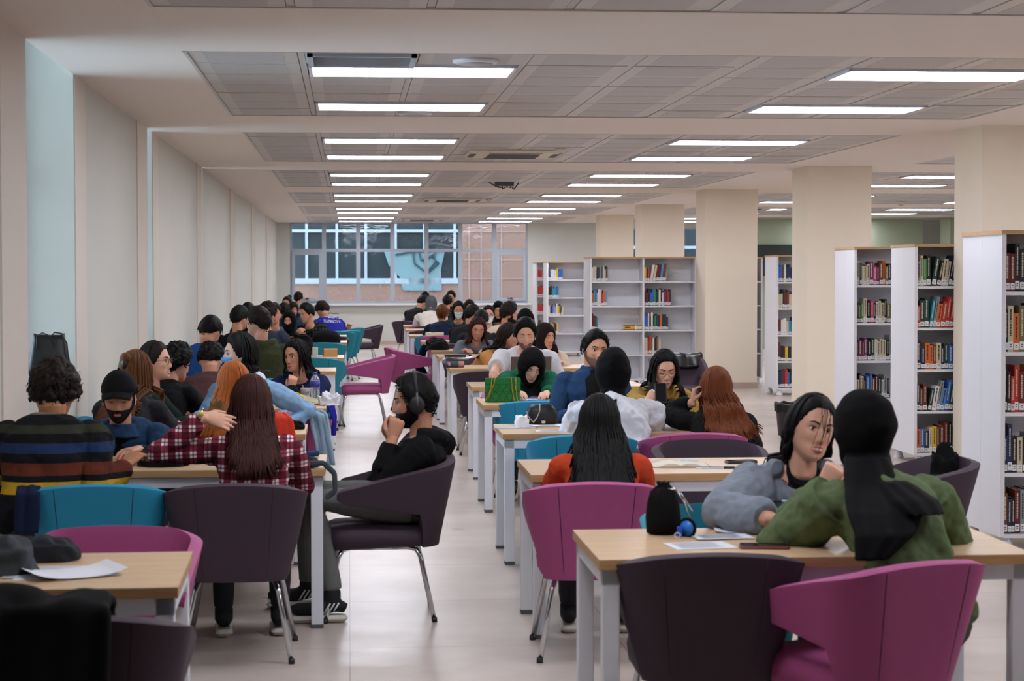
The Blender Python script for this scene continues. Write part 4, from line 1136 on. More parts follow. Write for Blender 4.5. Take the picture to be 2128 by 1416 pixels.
# ------------------------------------------------------------------ the people
def T(name, m, **k): return dict(name=name, mat=m, **k)
M_knit = ramp_mat('striped_knit', [(0, '#0e0f14'), (.22, '#b08a1c'), (.32, '#0e0f14'), (.37, '#5c2a1c'), (.47, '#0e0f14'), (.55, '#1c2f52'), (.63, '#0e0f14'), (.71, '#2c3024'), (.78, '#0e0f14'), (.86, '#6f6650'), (.96, '#0e0f14')], 2, lo=.60, hi=1.10)
M_plaid = plaid('red_white_plaid', '#7a3040', '#4a101e', '#d8ccd0', 17)
M_dkplaid = plaid('dark_green_plaid', '#1d221f', '#0d0f10', '#4a524c', 22)
M_denim = cloth('denim_blue', '#1f3a5c', .35, scale=25); M_ltden = cloth('denim_light', '#7fa0c0', .25, scale=25); M_dkden = cloth('denim_dark', '#233d5c', .35, scale=25)
M_blk = cloth('black_cotton', '#0b0b0d'); M_navy = cloth('navy_wool', '#141c38'); M_gryh = cloth('grey_melange', '#7f8894', .15); M_whitec = cloth('white_cotton', '#d3d6de', .03)
M_green = cloth('bottle_green', '#0d5a3e'); M_olive = cloth('olive_cotton', '#34381f'); M_camel = cloth('camel_knit', '#b07a45'); M_yel = cloth('mustard_twill', '#a5813d'); M_army = cloth('army_green', '#5a6a48', .12)
M_orange = cloth('orange_red_knit', '#b8401f'); M_beige = cloth('beige_knit', '#c4b29a'); M_royal = cloth('royal_blue', '#23238a'); M_dkgrey = cloth('charcoal', '#2a2c31'); M_dkgreen = cloth('dark_green_wool', '#15251f')

def sl(px, py, Y): return at(px, py, Y)
TBL = .782
# left side, front to back
P1 = person('person with tousled hair in a sweater striped yellow, rust and blue, seen from behind', (112, 822, 8.62), 4, (-6, 38, 0), 'tan', T('striped_sweater', M_knit), '#15161a',
       ('curly', 'dark', dict(t=.040, low=.25)), arms=(dict(w=at(80, 945, 8.9)), dict(w=(atz(262, 968, .80)))), male=True, s=1.08, neckdz=-.035, fold=.014, armr=1.08)
P2 = person('man in a black baseball cap and blue denim jacket looking down at the table', (248, 828, 9.8), 180, (0, 12, 0), 'warm', T('denim_jacket', M_dkden), '#15161a',
       ('short', 'black', dict(cap=1, t=.008, earbuds=1)), male=True, beard=2, collar=True, inner=M_blk, arms=('table', 'table'), ch='a', short='man in the black cap')
P3 = person('woman with dark red-brown hair in a red plaid shirt, hand behind her head', (522, 838, 8.58), -4, (-8, 16, -3), 'fair', T('plaid_shirt', M_plaid), '#1b1d25',
       ('long', 'redbrown', dict(L=.30, n=280, back=.04, wave=.010, out=.5, mw=1.1)), arms=(dict(w=at(424, 866, 8.36), d=(.9, .0, -.22), n=(-.1, .9, -.4), c=.10, pole=(-1, -.6, .1)), dict(w=at(592, 955, 8.9))), fold=.02, hip=8.3)
shoes_l = at(650, 1240, 8.95)
P4 = person('man in black hooded sweatshirt and grey trousers with headphones, side-on, chin on his hand', (862, 838, 9.22), -90, (0, 6, 0), 'warm', T('hoodie', M_blk), '#60615f',
       ('short', 'black', dict(t=.026, top=.9, tl=.035, sweep=(0, 1.0, .5))), male=True, beard=2, hood=True, face='open', hip=(at(800, 1050, 9.24).x+.12, 9.24),
       arms=(dict(w=at(816, 914, 9.12), d=(.25, -.05, .97), n=(-.3, 1, -.1), c=1.0, pole=(-.6, -.1, -1)), dict(w=at(812, 917, 9.30), d=(.2, .1, .97), n=(-.2, -1, 0), c=1.0, pole=(-.8, .2, -1))),
       show_legs=dict(L=[at(655, 1040, 9.1), at(690, 1240, 9.05), (-1, -.05, 0)], R=[at(640, 1020, 9.42), at(640, 1220, 9.45), (-1, 0, 0)]))
P5 = person('woman with streaked brown hair pinned up by a clip, seen from behind the cap wearer', (282, 775, 10.85), 18, (10, 8, 4), 'fair', T('jacket', M_dkgrey), '#1b1d25', ('long', 'ombre', dict(L=.34, n=180, clip=1, out=.6, mw=1.1)), ch='m', short='woman with the hair clip')
P6 = person('woman with round glasses and brown hair looking right, wearing a dark green sweater', (322, 752, 11.8), 98, (6, 2, 0), 'fair', T('sweater', M_dkgreen), '#1b1d25', ('long', 'dark', dict(L=.22, glasses=1.6, n=120, face=95)), face='open', open_mouth=True, ch='c', short='woman with round glasses')
P7 = person('dark-haired person in a black top seen from behind, left of the blue shirt', (366, 755, 12.5), 20, (30, 20, 0), 'warm', T('sweater', M_blk), '#1b1d25', ('curly', 'black', dict(t=.03, low=.2)), ch='a', short='dark-haired person in black by the left wall')
P8 = person('woman with long straight ginger hair seen from behind', (487, 800, 10.45), 0, (-8, 14, 3), 'fair', T('sweater', cloth('coral_red', '#c23a2c')), '#1b1d25', ('long', 'ginger', dict(L=.26, n=260, wave=.003, out=.5, back=.05, sx=-.07)), ch='a', short='ginger-haired woman')
P9 = person('woman in a blue face mask and pale denim jacket over a white hood, looking left', (497, 738, 11.9), 205, (48, 2, 0), 'pale', T('denim_jacket', M_ltden), '#1b1d25', ('long', 'black', dict(t=.030, L=.09, wave=.008, out=.15, back=.0, face=88, n=240, mask='#5fa3dd')), face='open', arms=('side', 'table'), armr=1.05, hood=True, hoodmat=M_whitec, fold=.02, ch='m', short='woman in the blue face mask')
P10 = person('young woman with shoulder-length dark hair in a navy sweater, talking at the bottle table', (616, 742, 13.95), 186, (34, 6, -4), 'warm', T('sweater', cloth('navy_knit', '#152247')), '#1b1d25', ('long', 'black', dict(L=.13, n=190, wave=.004, out=.3, t=.020, front=1.0)), face='open', arms=(dict(w=at(604, 812, 13.75), d=(.2, .1, 1), n=(0, 1, 0), c=.5), 'table'))
P11 = person('man in a royal blue shirt hunched over, seen from behind near the wall', (436, 690, 16.2), 10, (12, 34, 0), 'warm', T('shirt', cloth('royal_cotton', '#1b4580')), '#1b1d25', ('short', 'black', dict(t=.02)), male=True, collar=True, s=1.08, armr=1.25, neckdz=-.03, ch='t', short='man in the royal blue shirt')
P12 = person('curly black-haired person bending low between the blue shirt and the face mask', (438, 750, 14.2), 0, (0, 45, 0), 'warm', T('jacket', cloth('plum_brown', '#4a3030')), '#1b1d25', ('curly', 'black', dict(t=.034)), male=True, ch='a', short='person bending low')
P13 = person('man in an olive hooded coat seen from behind, face turned left', (537, 672, 16.6), -4, (-55, 4, 0), 'fair', T('hooded_coat', M_olive), '#1b1d25', ('short', 'dark', dict(t=.022)), male=True, s=1.08, hood=True, armr=1.15, ch='c', short='man in the olive coat')
P14 = person('person with short black hair in a black jacket, left of the olive coat', (497, 662, 20.0), 12, (25, 10, 0), 'warm', T('jacket', M_blk), '#1b1d25', ('short', 'black'), male=True, ch='a', short='person in black left of the olive coat')
P15 = person('man with short dark hair and grey-blue shirt, smiling, right of the olive coat', (570, 652, 23.5), 150, (30, 8, 0), 'warm', T('shirt', cloth('slate_blue', '#38475a')), '#1b1d25', ('short', 'dark', dict(t=.014)), male=True, face='open', s=1.05, ch='m', short='smiling man right of the olive coat')
P15b = person('dark-haired person in a slate jacket, between the olive coat and the black veil', (556, 655, 20.9), 10, (20, 10, 0), 'warm', T('jacket', cloth('slate_jacket', '#2b3644')), '#1b1d25', ('curly', 'dark', dict(t=.03)), male=True, armr=1.1, ch='a', short='person in the slate jacket')
P16 = person('woman in a black veil covering all but her eyes, left row', (601, 668, 21.9), 180, (10, 8, 0), 'warm', T('cloak', M_scarf), '#101012', ('hijab', 'black', dict(veil=1)), armr=1.3, face='open', ch='c', short='woman in the black veil')
P17 = person('man with short black hair in a dark plaid shirt looking at his hands', (638, 652, 26.7), 215, (20, 14, 0), 'warm', T('plaid_shirt', M_dkplaid), '#1b1d25', ('short', 'black', dict(t=.026)), male=True, face='open', arms=('phone', 'phone'), s=1.06, ch='a', short='man in dark plaid')
P18 = person('person in royal blue hooded sweatshirt with white lettering on the back, leaning on table', (671, 646, 30.6), -34, (6, 40, 0), 'warm', T('hoodie', M_royal), '#1b1d25', ('curly', 'dark', dict(t=.03)), male=True, hood=True, s=1.14, armr=1.2, arms=('table', dict(w=at(724, 684, 30.5))), ch='t', short='person in the royal blue sweatshirt')
P19 = person('person with a dark topknot far back on the left, before the window', (597, 631, 33.5), 200, (0, 10, 0), 'warm', T('sweater', M_navy), '#1b1d25', ('bun', 'dark', dict(pz=.08)), ch='m', short='person with the topknot')
P20 = person('person with short black hair and grey hood, far left under the window corner', (620, 621, 38.5), 20, (0, 10, 0), 'warm', T('hoodie', cloth('pale_grey', '#8d9096')), '#1b1d25', ('curly', 'black', dict(t=.03)), hood=True, ch='a', short='person with the grey hood')
P21 = person('person in a dark brown headscarf beside the topknot, far left row', (609, 643, 30.5), 160, (0, 14, 0), 'warm', T('sweater', M_dkden), '#1b1d25', ('hijab', 'black', dict(mat=cloth('brown_jersey', '#2d1a16'))), ch='m', short='person in the brown headscarf')
P22 = person('black-haired person left of the brown headscarf, far left row', (590, 648, 29.5), 20, (0, 14, 0), 'warm', T('sweater', M_navy), '#1b1d25', ('curly', 'black', dict(t=.03)), ch='a', short='person left of the brown headscarf')
P22b = person('person whose dark hair shows behind the olive coat wearer, far left row', (515, 650, 24.2), 20, (0, 10, 0), 'warm', T('jacket', M_blk), '#1b1d25', ('short', 'black'), ch='c', short='person behind the olive coat')

# right side, front to back
Q1 = person('smiling girl with dark parted hair in a grey hooded sweatshirt, leaning in', (1684, 892, 6.85), 176, (-8, 4, 12), 'fair', T('hoodie', M_gryh), '#1b1d25', ('long', 'black', dict(L=.20, n=150, fringe=7, front=.55, face=75, t=.012)), face='open', open_mouth=True, hood=True, inner=M_blk, fold=.018, armr=1.4, s=1.0,
       arms=(dict(w=atz(1655, 1072, .80), d=(-.4, -.6, .3), n=(.3, 0, -1), c=.8), dict(w=atz(1600, 1078, .80), d=(.9, -.2, 0), n=(0, 0, -1), c=.4, pole=(-1, .1, -.3))))
drp = lambda *q: [(at(px, py, Y), hw, hd) for px, py, Y, hw, hd in q]
Q2 = person('woman in a black headscarf falling over a green jacket, back to the camera', (1797, 893, 6.25), -14, (-22, 8, 0), 'fair', T('jacket', M_army), '#33402a', ('hijab', 'black', dict(drape=[drp((1800, 950, 6.2, .075, .07), (1815, 1005, 6.1, .105, .06), (1840, 1060, 5.97, .14, .055), (1840, 1110, 5.87, .11, .04), (1812, 1165, 5.82, .062, .02)), drp((1850, 1000, 6.08, .06, .04), (1900, 1040, 5.98, .085, .04), (1925, 1070, 5.92, .065, .03))])),
       arms=(dict(w=at(1708, 1020, 6.42), d=(.5, .05, .8), n=(.2, .9, 0), c=.7, pole=(-.9, .2, -1)), dict(w=at(1900, 1080, 6.5))), fold=.02, armr=1.3, s=1.02, hip=5.93)
Q3 = person('girl with very long black hair in an orange-red sweater, seen from behind', (1246, 880, 8.5), 4, (0, 10, 0), 'fair', T('sweater', M_orange), '#1b1d25', ('long', 'black', dict(L=.45, n=360, wave=.012, out=1.1, back=.06, mw=1.35, wf=9)), s=.97, hip=8.24)
Q4 = person('woman in a black headscarf and oversized white shirt, seen from behind', (1274, 775, 10.95), -4, (12, 10, 0), 'fair', T('shirt', M_whitec), '#d0d0d4', ('hijab', 'black', dict(t=.023, drape=[drp((1265, 825, 10.82, .07, .06), (1258, 860, 10.66, .055, .03), (1255, 905, 10.52, .045, .02))])), fold=.03, armr=1.35, s=1.08, collar=True, hip=10.62)
Q5 = person('man with short black hair and white earbuds in a denim jacket over a black top', (1236, 727, 12.0), 186, (-18, 8, 4), 'warm', T('denim_jacket', M_denim), '#1b1d25', ('short', 'black', dict(t=.018, earbuds=1)), male=True, beard=1, face='open', collar=True, neckdz=-.03, armr=.88, s=.97, inner=M_blk, ch='a', short='man in the denim jacket')
Q6 = person('woman with long black hair and thin glasses in a mustard coat, looking at her phone', (1380, 768, 11.85), 180, (-4, 20, 0), 'fair', T('coat', M_yel), '#1b1d25', ('long', 'black', dict(L=.20, n=200, glasses=1.0, wave=.005, out=.5, face=52)), collar=True, inner=M_blk, armr=1.2, fold=.016,
       arms=(dict(w=at(1428, 872, 11.6)), dict(w=at(1342, 838, 11.45), d=(.55, -.1, .65), n=(.6, .7, .1), c=.8, pole=(-.4, 0, -1))), ch='m', short='woman in the mustard coat')
Q7 = person('woman with wavy auburn hair in a black top, head on her hand, seen from behind', (1488, 808, 10.95), 8, (-20, 8, -4), 'fair', T('sweater', M_blk), '#1b1d25', ('long', 'auburn', dict(L=.26, n=260, wave=.016, out=.7, back=.05, wf=10, sx=.07, mass=1)), arms=(dict(w=at(1440, 838, 10.95), d=(.1, .1, 1), n=(1, 0, 0), c=.8), 'table'), hip=10.66)
Q8 = person('woman in a black headscarf and bottle green sweater bent over her writing', (1104, 760, 14.05), 184, (-12, 36, 6), 'pale', T('sweater', M_green), '#1b1d25', ('hijab', 'black', dict(t=.034, drape=[drp((1100, 800, 14.15, .075, .05), (1122, 830, 13.95, .05, .04))])), fold=.016, armr=1.2, neckdz=-.075, lean=.06,
       arms=(dict(w=atz(1135, 818, .782)), dict(w=atz(1075, 822, .782), d=(.5, -1, 0))))
Q9 = person('young man with black hair and white earbuds in a white T-shirt, working on a laptop', (1092, 697, 16.35), 182, (0, 14, 0), 'fair', T('t_shirt', M_whitec, short=1), '#1b1d25', ('short', 'black', dict(t=.030, tl=.035, earbuds=1, sweep=(.6, .8, .2))), male=True, s=1.06, beard=1, neckdz=-.03, arms=(dict(w=atz(1150, 772, .782)), dict(w=atz(1018, 790, .782))), armr=1.1, ch='a', short='young man in the white T-shirt')
Q10 = person('girl with long curly dark hair in a camel sweater, facing right', (1056, 700, 19.45), 140, (-30, 12, 0), 'warm', T('sweater', M_camel), '#1b1d25', ('long', 'dark', dict(L=.24, n=120, wave=.02, wf=12, out=.8, face=85)), s=1.06, ch='a', short='girl in the camel sweater')
Q11 = person('girl with long brown hair in a grey hooded sweatshirt looking down, right row', (992, 684, 22.0), 184, (-8, 22, 4), 'warm', T('hoodie', cloth('steel_grey', '#6f747e')), '#1b1d25', ('long', 'redbrown', dict(L=.18, n=110, wave=.006, out=.5, front=1)), hood=True, s=1.06, ch='a', short='girl in the grey sweatshirt with long brown hair')
Q12 = person('person in a dark brown headscarf and beige sweater right of the white T-shirt', (1132, 700, 18.9), 176, (-30, 10, 0), 'warm', T('sweater', M_beige), '#1b1d25', ('hijab', 'black', dict(mat=cloth('dark_brown_jersey', '#1d1211'), drape=[drp((1140, 715, 18.9, .08, .07), (1150, 735, 18.95, .06, .04))])), s=1.08, armr=1.15, ch='m', short='person in the dark brown headscarf')
Q13 = person('man with curly dark hair and ear showing in a beige top, facing right', (1058, 655, 24.2), 60, (30, 12, 0), 'warm', T('sweater', M_beige), '#1b1d25', ('curly', 'dark', dict(t=.034)), male=True, beard=2, s=1.1, ch='c', short='curly-haired man in beige')
Q14 = person('woman in a black headscarf just behind the young man in the white T-shirt', (1092, 668, 21.2), 190, (-20, 10, 0), 'warm', T('cloak', M_scarf), '#101012', ('hijab', 'black'), s=1.1, ch='a', short='headscarf behind the white T-shirt')
Q15 = person('woman with round glasses and a white face mask, far right row', (1015, 655, 27.5), 180, (0, 6, 0), 'fair', T('sweater', M_dkgrey), '#1b1d25', ('short', 'dark', dict(t=.02, glasses=1.8, mask='#dfe3e8')), face='open', s=1.05, ch='m', short='woman with glasses and white mask')
Q16 = person('balding dark-haired man in a black jacket seen from behind, facing right', (982, 655, 24.6), 30, (45, 8, 0), 'warm', T('jacket', M_blk), '#1b1d25', ('short', 'black', dict(t=.014)), male=True, s=1.08, ch='a', short='balding man')
Q17 = person('woman with long dark hair and a pale blue face mask looking down, far right row', (953, 645, 29.2), 182, (0, 14, 0), 'warm', T('jacket', cloth('dark_tweed', '#30353a')), '#1b1d25', ('long', 'black', dict(L=.16, mask='#c3dde2', n=90)), s=1.05, ch='c', short='woman in the pale blue mask')
Q18 = person('person with an auburn ponytail in a navy sweater, seen from behind', (919, 652, 28.0), 6, (0, 6, 0), 'fair', T('sweater', M_navy), '#1b1d25', ('pony', 'auburn', dict(L=.16, pz=.07)), s=1.08, armr=1.15, ch='m', short='person with the auburn ponytail')
Q19 = person('person in a cream hooded sweatshirt and grey head covering, far right row', (896, 632, 33.2), 6, (0, 24, 0), 'fair', T('hoodie', cloth('cream_fleece', '#d9d2c8', .04)), '#1b1d25', ('hijab', 'black', dict(mat=cloth('grey_beanie', '#54585b'))), hood=True, s=1.15, armr=1.2, ch='a', short='person in the cream sweatshirt')
Q20 = person('person in a black track jacket leaning on the farthest right table', (878, 630, 36.6), 30, (20, 40, 0), 'warm', T('track_jacket', M_blk), '#1b1d25', ('curly', 'black', dict(t=.03)), s=1.1, male=True, ch='a', short='person in the track jacket')
Q21 = person('person with short black hair at the far window, right of the grey head covering', (938, 618, 40.0), 200, (0, 10, 0), 'warm', T('jacket', M_blk), '#1b1d25', ('short', 'black', dict(t=.03)), male=True, ch='m', short='person at the far window')
Q22 = person('black-haired person in front of the far window, left of the pale blue mask', (930, 629, 35.5), 10, (0, 12, 0), 'warm', T('jacket', M_dkplaid), '#1b1d25', ('curly', 'black', dict(t=.03)), ch='a', short='person left of the pale blue mask')
Q23 = person('person with dark hair behind the balding man, far right row', (975, 640, 31.5), 170, (0, 12, 0), 'warm', T('jacket', M_dkgrey), '#1b1d25', ('short', 'dark', dict(t=.03)), ch='m', short='person behind the balding man')
Q24 = person('woman in a black headscarf left of the curly-haired man, far right row', (1036, 645, 29.0), 190, (0, 12, 0), 'warm', T('cloak', M_scarf), '#101012', ('hijab', 'black'), s=1.1, ch='a', short='headscarf left of the curly-haired man')
Q25 = person('dark-haired person behind the track jacket, far right row', (884, 619, 39.5), 190, (0, 12, 0), 'warm', T('jacket', M_dkgrey), '#1b1d25', ('short', 'black', dict(t=.025)), ch='c', short='person behind the track jacket')
Q26 = person('person in a dark winter coat seen from behind beside the grey hooded sweatshirt', (1000, 668, 23.4), 10, (20, 10, 0), 'warm', T('coat', cloth('black_quilt', '#14161c')), '#1b1d25', ('short', 'black', dict(t=.025)), male=True, armr=1.4, ch='m', short='person in the winter coat')
# ------------------------------------------------------------------ things on tables, chairs and sill
def heap(name, label, cat, c, size, m, seed=0, rough=.25, group=None, pname='body', flat=.45, ret=False, z0=None):
    """soft heap of cloth or a limp bag; c is the centre of its base"""
    t = thing(name, label, cat, c, 0, group); mb = MB(); vs = []
    for d in SD:
        v = Vector(d); e = .75
        p = Vector((abs(v.x)**e*(1 if v.x > 0 else -1)*size[0]/2, abs(v.y)**e*(1 if v.y > 0 else -1)*size[1]/2, 0))
        n = noise.noise(v*2.2+Vector((seed, 0, 0)))*rough+noise.noise(v*5+Vector((0, seed, 0)))*rough*.5
        z = size[2]*(abs(v.z)**.6)*(1+n*1.4) if v.z > 0 else 0
        p *= 1+n*.8; p.z = max(.001, z); vs.append(p)
    mb.add(vs, SF); me = evalmesh(mb, [('SMOOTH', dict(iterations=3, factor=.5)), ('SUBSURF', dict(levels=1))], pname); me.polygons.foreach_set('use_smooth', [True]*len(me.polygons)); link(pname, me, m, t)
    return t
def drape(name, label, cat, path, wv, m, seed=0, amp=.02, th=.016, n=18, pname='cloth', taper=1.0, group=None):
    path = [Vector(p) for p in path]; o = path[len(path)//2].copy(); wv = Vector(wv); t = thing(name, label, cat, o, 0, group)
    pts = []
    for a, b in zip(path, path[1:]):
        for k in range(6): pts.append(a.lerp(b, k/6))
    pts.append(path[-1]); nn = len(pts); vs = []
    nrm0 = wv.normalized()
    for i, p in enumerate(pts):
        tg = (pts[min(i+1, nn-1)]-pts[max(i-1, 0)]).normalized(); nm = tg.cross(nrm0).normalized(); q = 1-(1-taper)*i/(nn-1)
        for k in range(n+1):
            u = k/n-.5; f = noise.noise(Vector((u*5, i*.12, seed)))*amp + amp*.5*sin(u*14+seed+i*.12)*(.3+abs(i/nn-.5))
            vs.append(p-o+wv*u*q*(1+.12*noise.noise(Vector((seed, i*.3, 0))))+nm*f)
    mb = MB(); mb.add(vs, [(i*(n+1)+k, i*(n+1)+k+1, (i+1)*(n+1)+k+1, (i+1)*(n+1)+k) for i in range(nn-1) for k in range(n)])
    me = evalmesh(mb, [('SOLIDIFY', dict(thickness=th, offset=0)), ('SUBSURF', dict(levels=1))], pname)
    me.polygons.foreach_set('use_smooth', [True]*len(me.polygons)); link(pname, me, m, t); return t
M_paper = mat('white_paper', '#d8dae2', .8, var=.02); M_print = mat('printed_lines', '#8a8c98', .8)
def sheet(mb, c, w, l, rot, z, curl=0, lines=True, mi=0):
    M = Matrix.Translation((c.x, c.y, z)) @ Matrix.Rotation(rot, 4, 'Z'); n = 8; vs = []
    for i in range(n+1):
        for k in range(2): vs.append(M @ Vector(((i/n-.5)*w, (k-.5)*l, .0006+curl*(abs(i/n-.5)*2)**3)))
    mb.add(vs+[v-Vector((0, 0, .0005)) for v in vs], [(2*i, 2*i+1, 2*i+3, 2*i+2) for i in range(n)]+[(2*n+2+2*i, 2*n+4+2*i, 2*n+5+2*i, 2*n+3+2*i) for i in range(n)], mi, False)
    if lines:
        for j in range(9):
            y = l*(.4-.09*j); q = [M @ Vector((x, yy, .0012+curl*0)) for x, yy in ((-w*.38, y), (w*.3, y), (w*.3, y-.004), (-w*.38, y-.004))]; mb.add(q, [(0, 1, 2, 3)], 1, False)
def papers(label, spots, group=None, name='paper_sheets'):
    c0 = spots[0][0]; t = thing(name, label, 'papers', (c0.x, c0.y, TH), 0, group)
    for i, (c, w, l, r, cu) in enumerate(spots):
        mb = MB(); sheet(mb, c-Vector((c0.x, c0.y, 0)), w, l, r, .001+.0015*i, cu, cu < .005); part('sheet', mb, [M_paper, M_print], t)
Z_ = TH+.0005
# bottom left table
papers('white printed sheets with a lifted corner on the bottom left table', [(atz(130, 1192, TH), .30, .21, .25, .0), (atz(112, 1190, TH), .28, .21, .05, .0), (atz(150, 1195, TH), .28, .20, .45, .02)])
heap('bag', 'black and grey soft bag lying on the back corner of the bottom left table', 'bag', atz(75, 1165, Z_), (.26, .14, .07), M_dkgrey, 3)
heap('scarf', 'dark grey scarf heaped at the left edge of the bottom left table', 'scarf', atz(5, 1190, Z_), (.20, .2, .10), cloth('heather_grey', '#3c4044'), 5)
cb = at(60, 1240, 4.93)
drape('coat', 'black winter coat hung over the chair in the bottom left corner', 'coat', [cb+Vector((0, .17, -.30)), cb+Vector((0, .06, -.05)), cb+Vector((0, .01, .0)), cb+Vector((0, -.09, -.03)), cb+Vector((0, -.10, -.5))], (.42, 0, 0), M_blk, 2, .03, .04)
# second left table
heap('jacket', 'black jacket heaped on the table between the man in the cap and the plaid shirt', 'jacket', atz(340, 966, Z_), (.24, .28, .09), M_blk, 8)
heap('jacket', 'dark grey jacket lying at the right end of the table before the plaid shirt', 'jacket', atz(630, 968, Z_), (.16, .20, .045), M_dkgrey, 9)
a = atz(610, 966, TH+.02); b = atz(672, 962, TH+.025)
drape('bag_strap', 'wide dark grey strap hanging in a loop off the table end', 'strap', [a, b, b+Vector((.05, 0, -.05)), b+Vector((.055, -.02, -.13)), b+Vector((.01, -.03, -.16))], (0, .055, 0), cloth('webbing_grey', '#3a3f44'), 1, .003, .022, 6)
t = thing('pencil', 'blue and red pencil case corner on the second left table', 'pencil case', atz(643, 950, TH), .6)
mb = MB(); mb.tube([(-.06, 0, .015), (.05, 0, .015)], .014, 10); part('pouch', mb, cloth('blue_pouch', '#27406e'), t); t.name = 'pencil_case'
drape('jacket', 'navy jacket hung on the left side of the blue chair back', 'jacket', [at(60, 1020, 8.12)+Vector((0, .05, -.1)), at(60, 1012, 8.06), at(58, 1030, 8.0), at(55, 1110, 7.99)], (.10, 0, 0), M_navy, 4, .012, .02, 8)
# third left table and the coat on its chair
chair_back_at(588, 12.0, 0, 'm', 'magenta tub chair with a pale denim jacket over its side')
p = at(655, 862, 11.98)
drape('denim_jacket', 'pale blue denim jacket hanging over the side of a magenta chair, left row', 'jacket', [p+Vector((-.10, .12, -.02)), p+Vector((-.02, .04, .012)), p+Vector((.02, -.04, .0)), p+Vector((.045, -.06, -.14)), p+Vector((.075, -.07, -.31))], (.13, -.03, .0), cloth('denim_pale_grey', '#8ba3b4', .15), 6, .02, .02, 12, taper=.8)
heap('jacket', 'folded white and pale jacket lying before the denim jacket', 'jacket', atz(600, 868, Z_), (.13, .18, .07), M_whitec, 12)
heap('pouch', 'small black cloth pouch on the third left table', 'pouch', atz(612, 892, Z_), (.12, .1, .05), M_blk, 13)
p = at(592, 872, 10.15)
drape('coat', 'red coat with black lining hanging behind the ginger-haired woman', 'coat', [p+Vector((-.05, .05, .03)), p+Vector((.0, -.02, .0)), p+Vector((.02, -.06, -.12)), p+Vector((.03, -.06, -.24))], (.09, 0, 0), cloth('bright_red', '#d8402c'), 7, .012, .02, 8)
heap('fur_hood', 'brown fur trimmed hood between the plaid shirt and the ginger hair', 'hood', at(452, 868, 10.1), (.09, .07, .08), mat('brown_fur', '#7a5a34', .95, var=.4, scale=60, bump=1), 14, .5)
# bottle table
t = thing('water_bottle', 'clear plastic water bottle with a blue label', 'bottle', atz(655, 836, TH))
M_pet = mat('clear_plastic', '#dfe8ee', .08, var=0); M_pet.node_tree.nodes['Principled BSDF'].inputs['Transmission Weight'].default_value = .85
mb = MB(); mb.lathe([(.004, .002), (.030, .004), (.033, .02), (.030, .05), (.033, .06), (.031, .09), (.033, .10), (.033, .15), (.028, .172), (.014, .19), (.013, .205), (.004, .205)]); part('bottle_body', mb, M_pet, t)
mb = MB(); mb.lathe([(.0338, .105), (.0338, .148)], n=24); part('bottle_label', mb, mat('blue_label', '#27339b', .4), t)
mb = MB(); mb.lathe([(.016, .196), (.016, .212), (.003, .212)]); part('cap', mb, mat('blue_cap', '#3348a8', .4), t)
t = thing('paper_cup', 'white paper cup with grey printed letters and a wooden stirrer', 'cup', atz(635, 834, TH))
mb = MB(); mb.lathe([(.003, .001), (.028, .001), (.037, .09), (.0385, .092), (.035, .088), (.026, .006), (.003, .006)]); part('cup_body', mb, M_paper, t)
mb = MB(); rnd = random.Random(5)
for k in range(9):
    a0 = -pi/2-.8+k*.2; r0 = .0335; 
    for (dx0, dz0, dx1, dz1) in ((0, 0, 0, .022), (0, .011*(k % 3), .10, .011*(k % 3))): mb.tube([(r0*cos(a0+dx0), r0*sin(a0+dx0), .05+dz0), (r0*cos(a0+dx1)*1.02, r0*sin(a0+dx1)*1.02, .05+dz1)], .0016, 4)
part('print', mb, M_print, t)
mb = MB(); mb.tube([(0, .0, .01), (-.02, 0, .115)], .003, 6); part('stirrer', mb, M_edge, t)
t = heap('plastic_bag', 'crumpled translucent white plastic bag with snacks at the table end', 'bag', atz(684, 842, Z_), (.15, .15, .075), mat('thin_white_plastic', '#d5d5da', .3), 21, .5)
mb = MB(); mb.ball((-.04, -.04, .015), (.03, .02, .012)); part('snack', mb, mat('orange_snack', '#c4702a', .6), t)
t = thing('folder', 'grey and yellow folder sloping down on the bottle table', 'folder', atz(640, 842, TH), -.2)
mb = MB(); mb.add([(-.12, -.05, .06), (.14, -.06, .002), (.16, .12, .002), (-.10, .1, .075), (-.12, -.05, .054), (.14, -.06, -.0), (.16, .12, -.0), (-.10, .1, .069)], [(0, 1, 2, 3), (7, 6, 5, 4), (0, 4, 5, 1), (1, 5, 6, 2), (2, 6, 7, 3), (3, 7, 4, 0)], 0, False); part('cover', mb, mat('folder_grey_yellow', '#a09670', .5), t)
t = heap('waist_bag', 'black waist bag edged in yellow with a looped strap', 'bag', atz(612, 846, Z_), (.14, .08, .075), M_blk, 22, .2)
mb = MB(); 
for (cx, cz, r, rz) in ((.03, .045, .038, .035), (.0, .06, .05, .04), (-.05, .03, .02, .03)): mb.tube([(cx+r*cos(a), -.045+.01*sin(a*2), cz+rz*sin(a)) for a in [2*pi*k/20 for k in range(21)]], .0045, 6, cap=False)
part('piping', mb, mat('yellow_piping', '#d9c21f', .5), t)
heap('backpack', 'small rounded black bag beside the navy sweater', 'bag', atz(606, 836, Z_), (.12, .12, .12), M_blk, 23, .08)
p = at(690, 842, 13.9)
drape('coat', 'dark blue coat hanging at the end of the bottle table', 'coat', [p+Vector((-.07, .1, .0)), p+Vector((-.01, .02, .01)), p+Vector((.01, -.02, -.08)), p+Vector((.01, -.03, -.22))], (.07, 0, 0), M_royal, 24, .012, .02, 8, taper=.4)
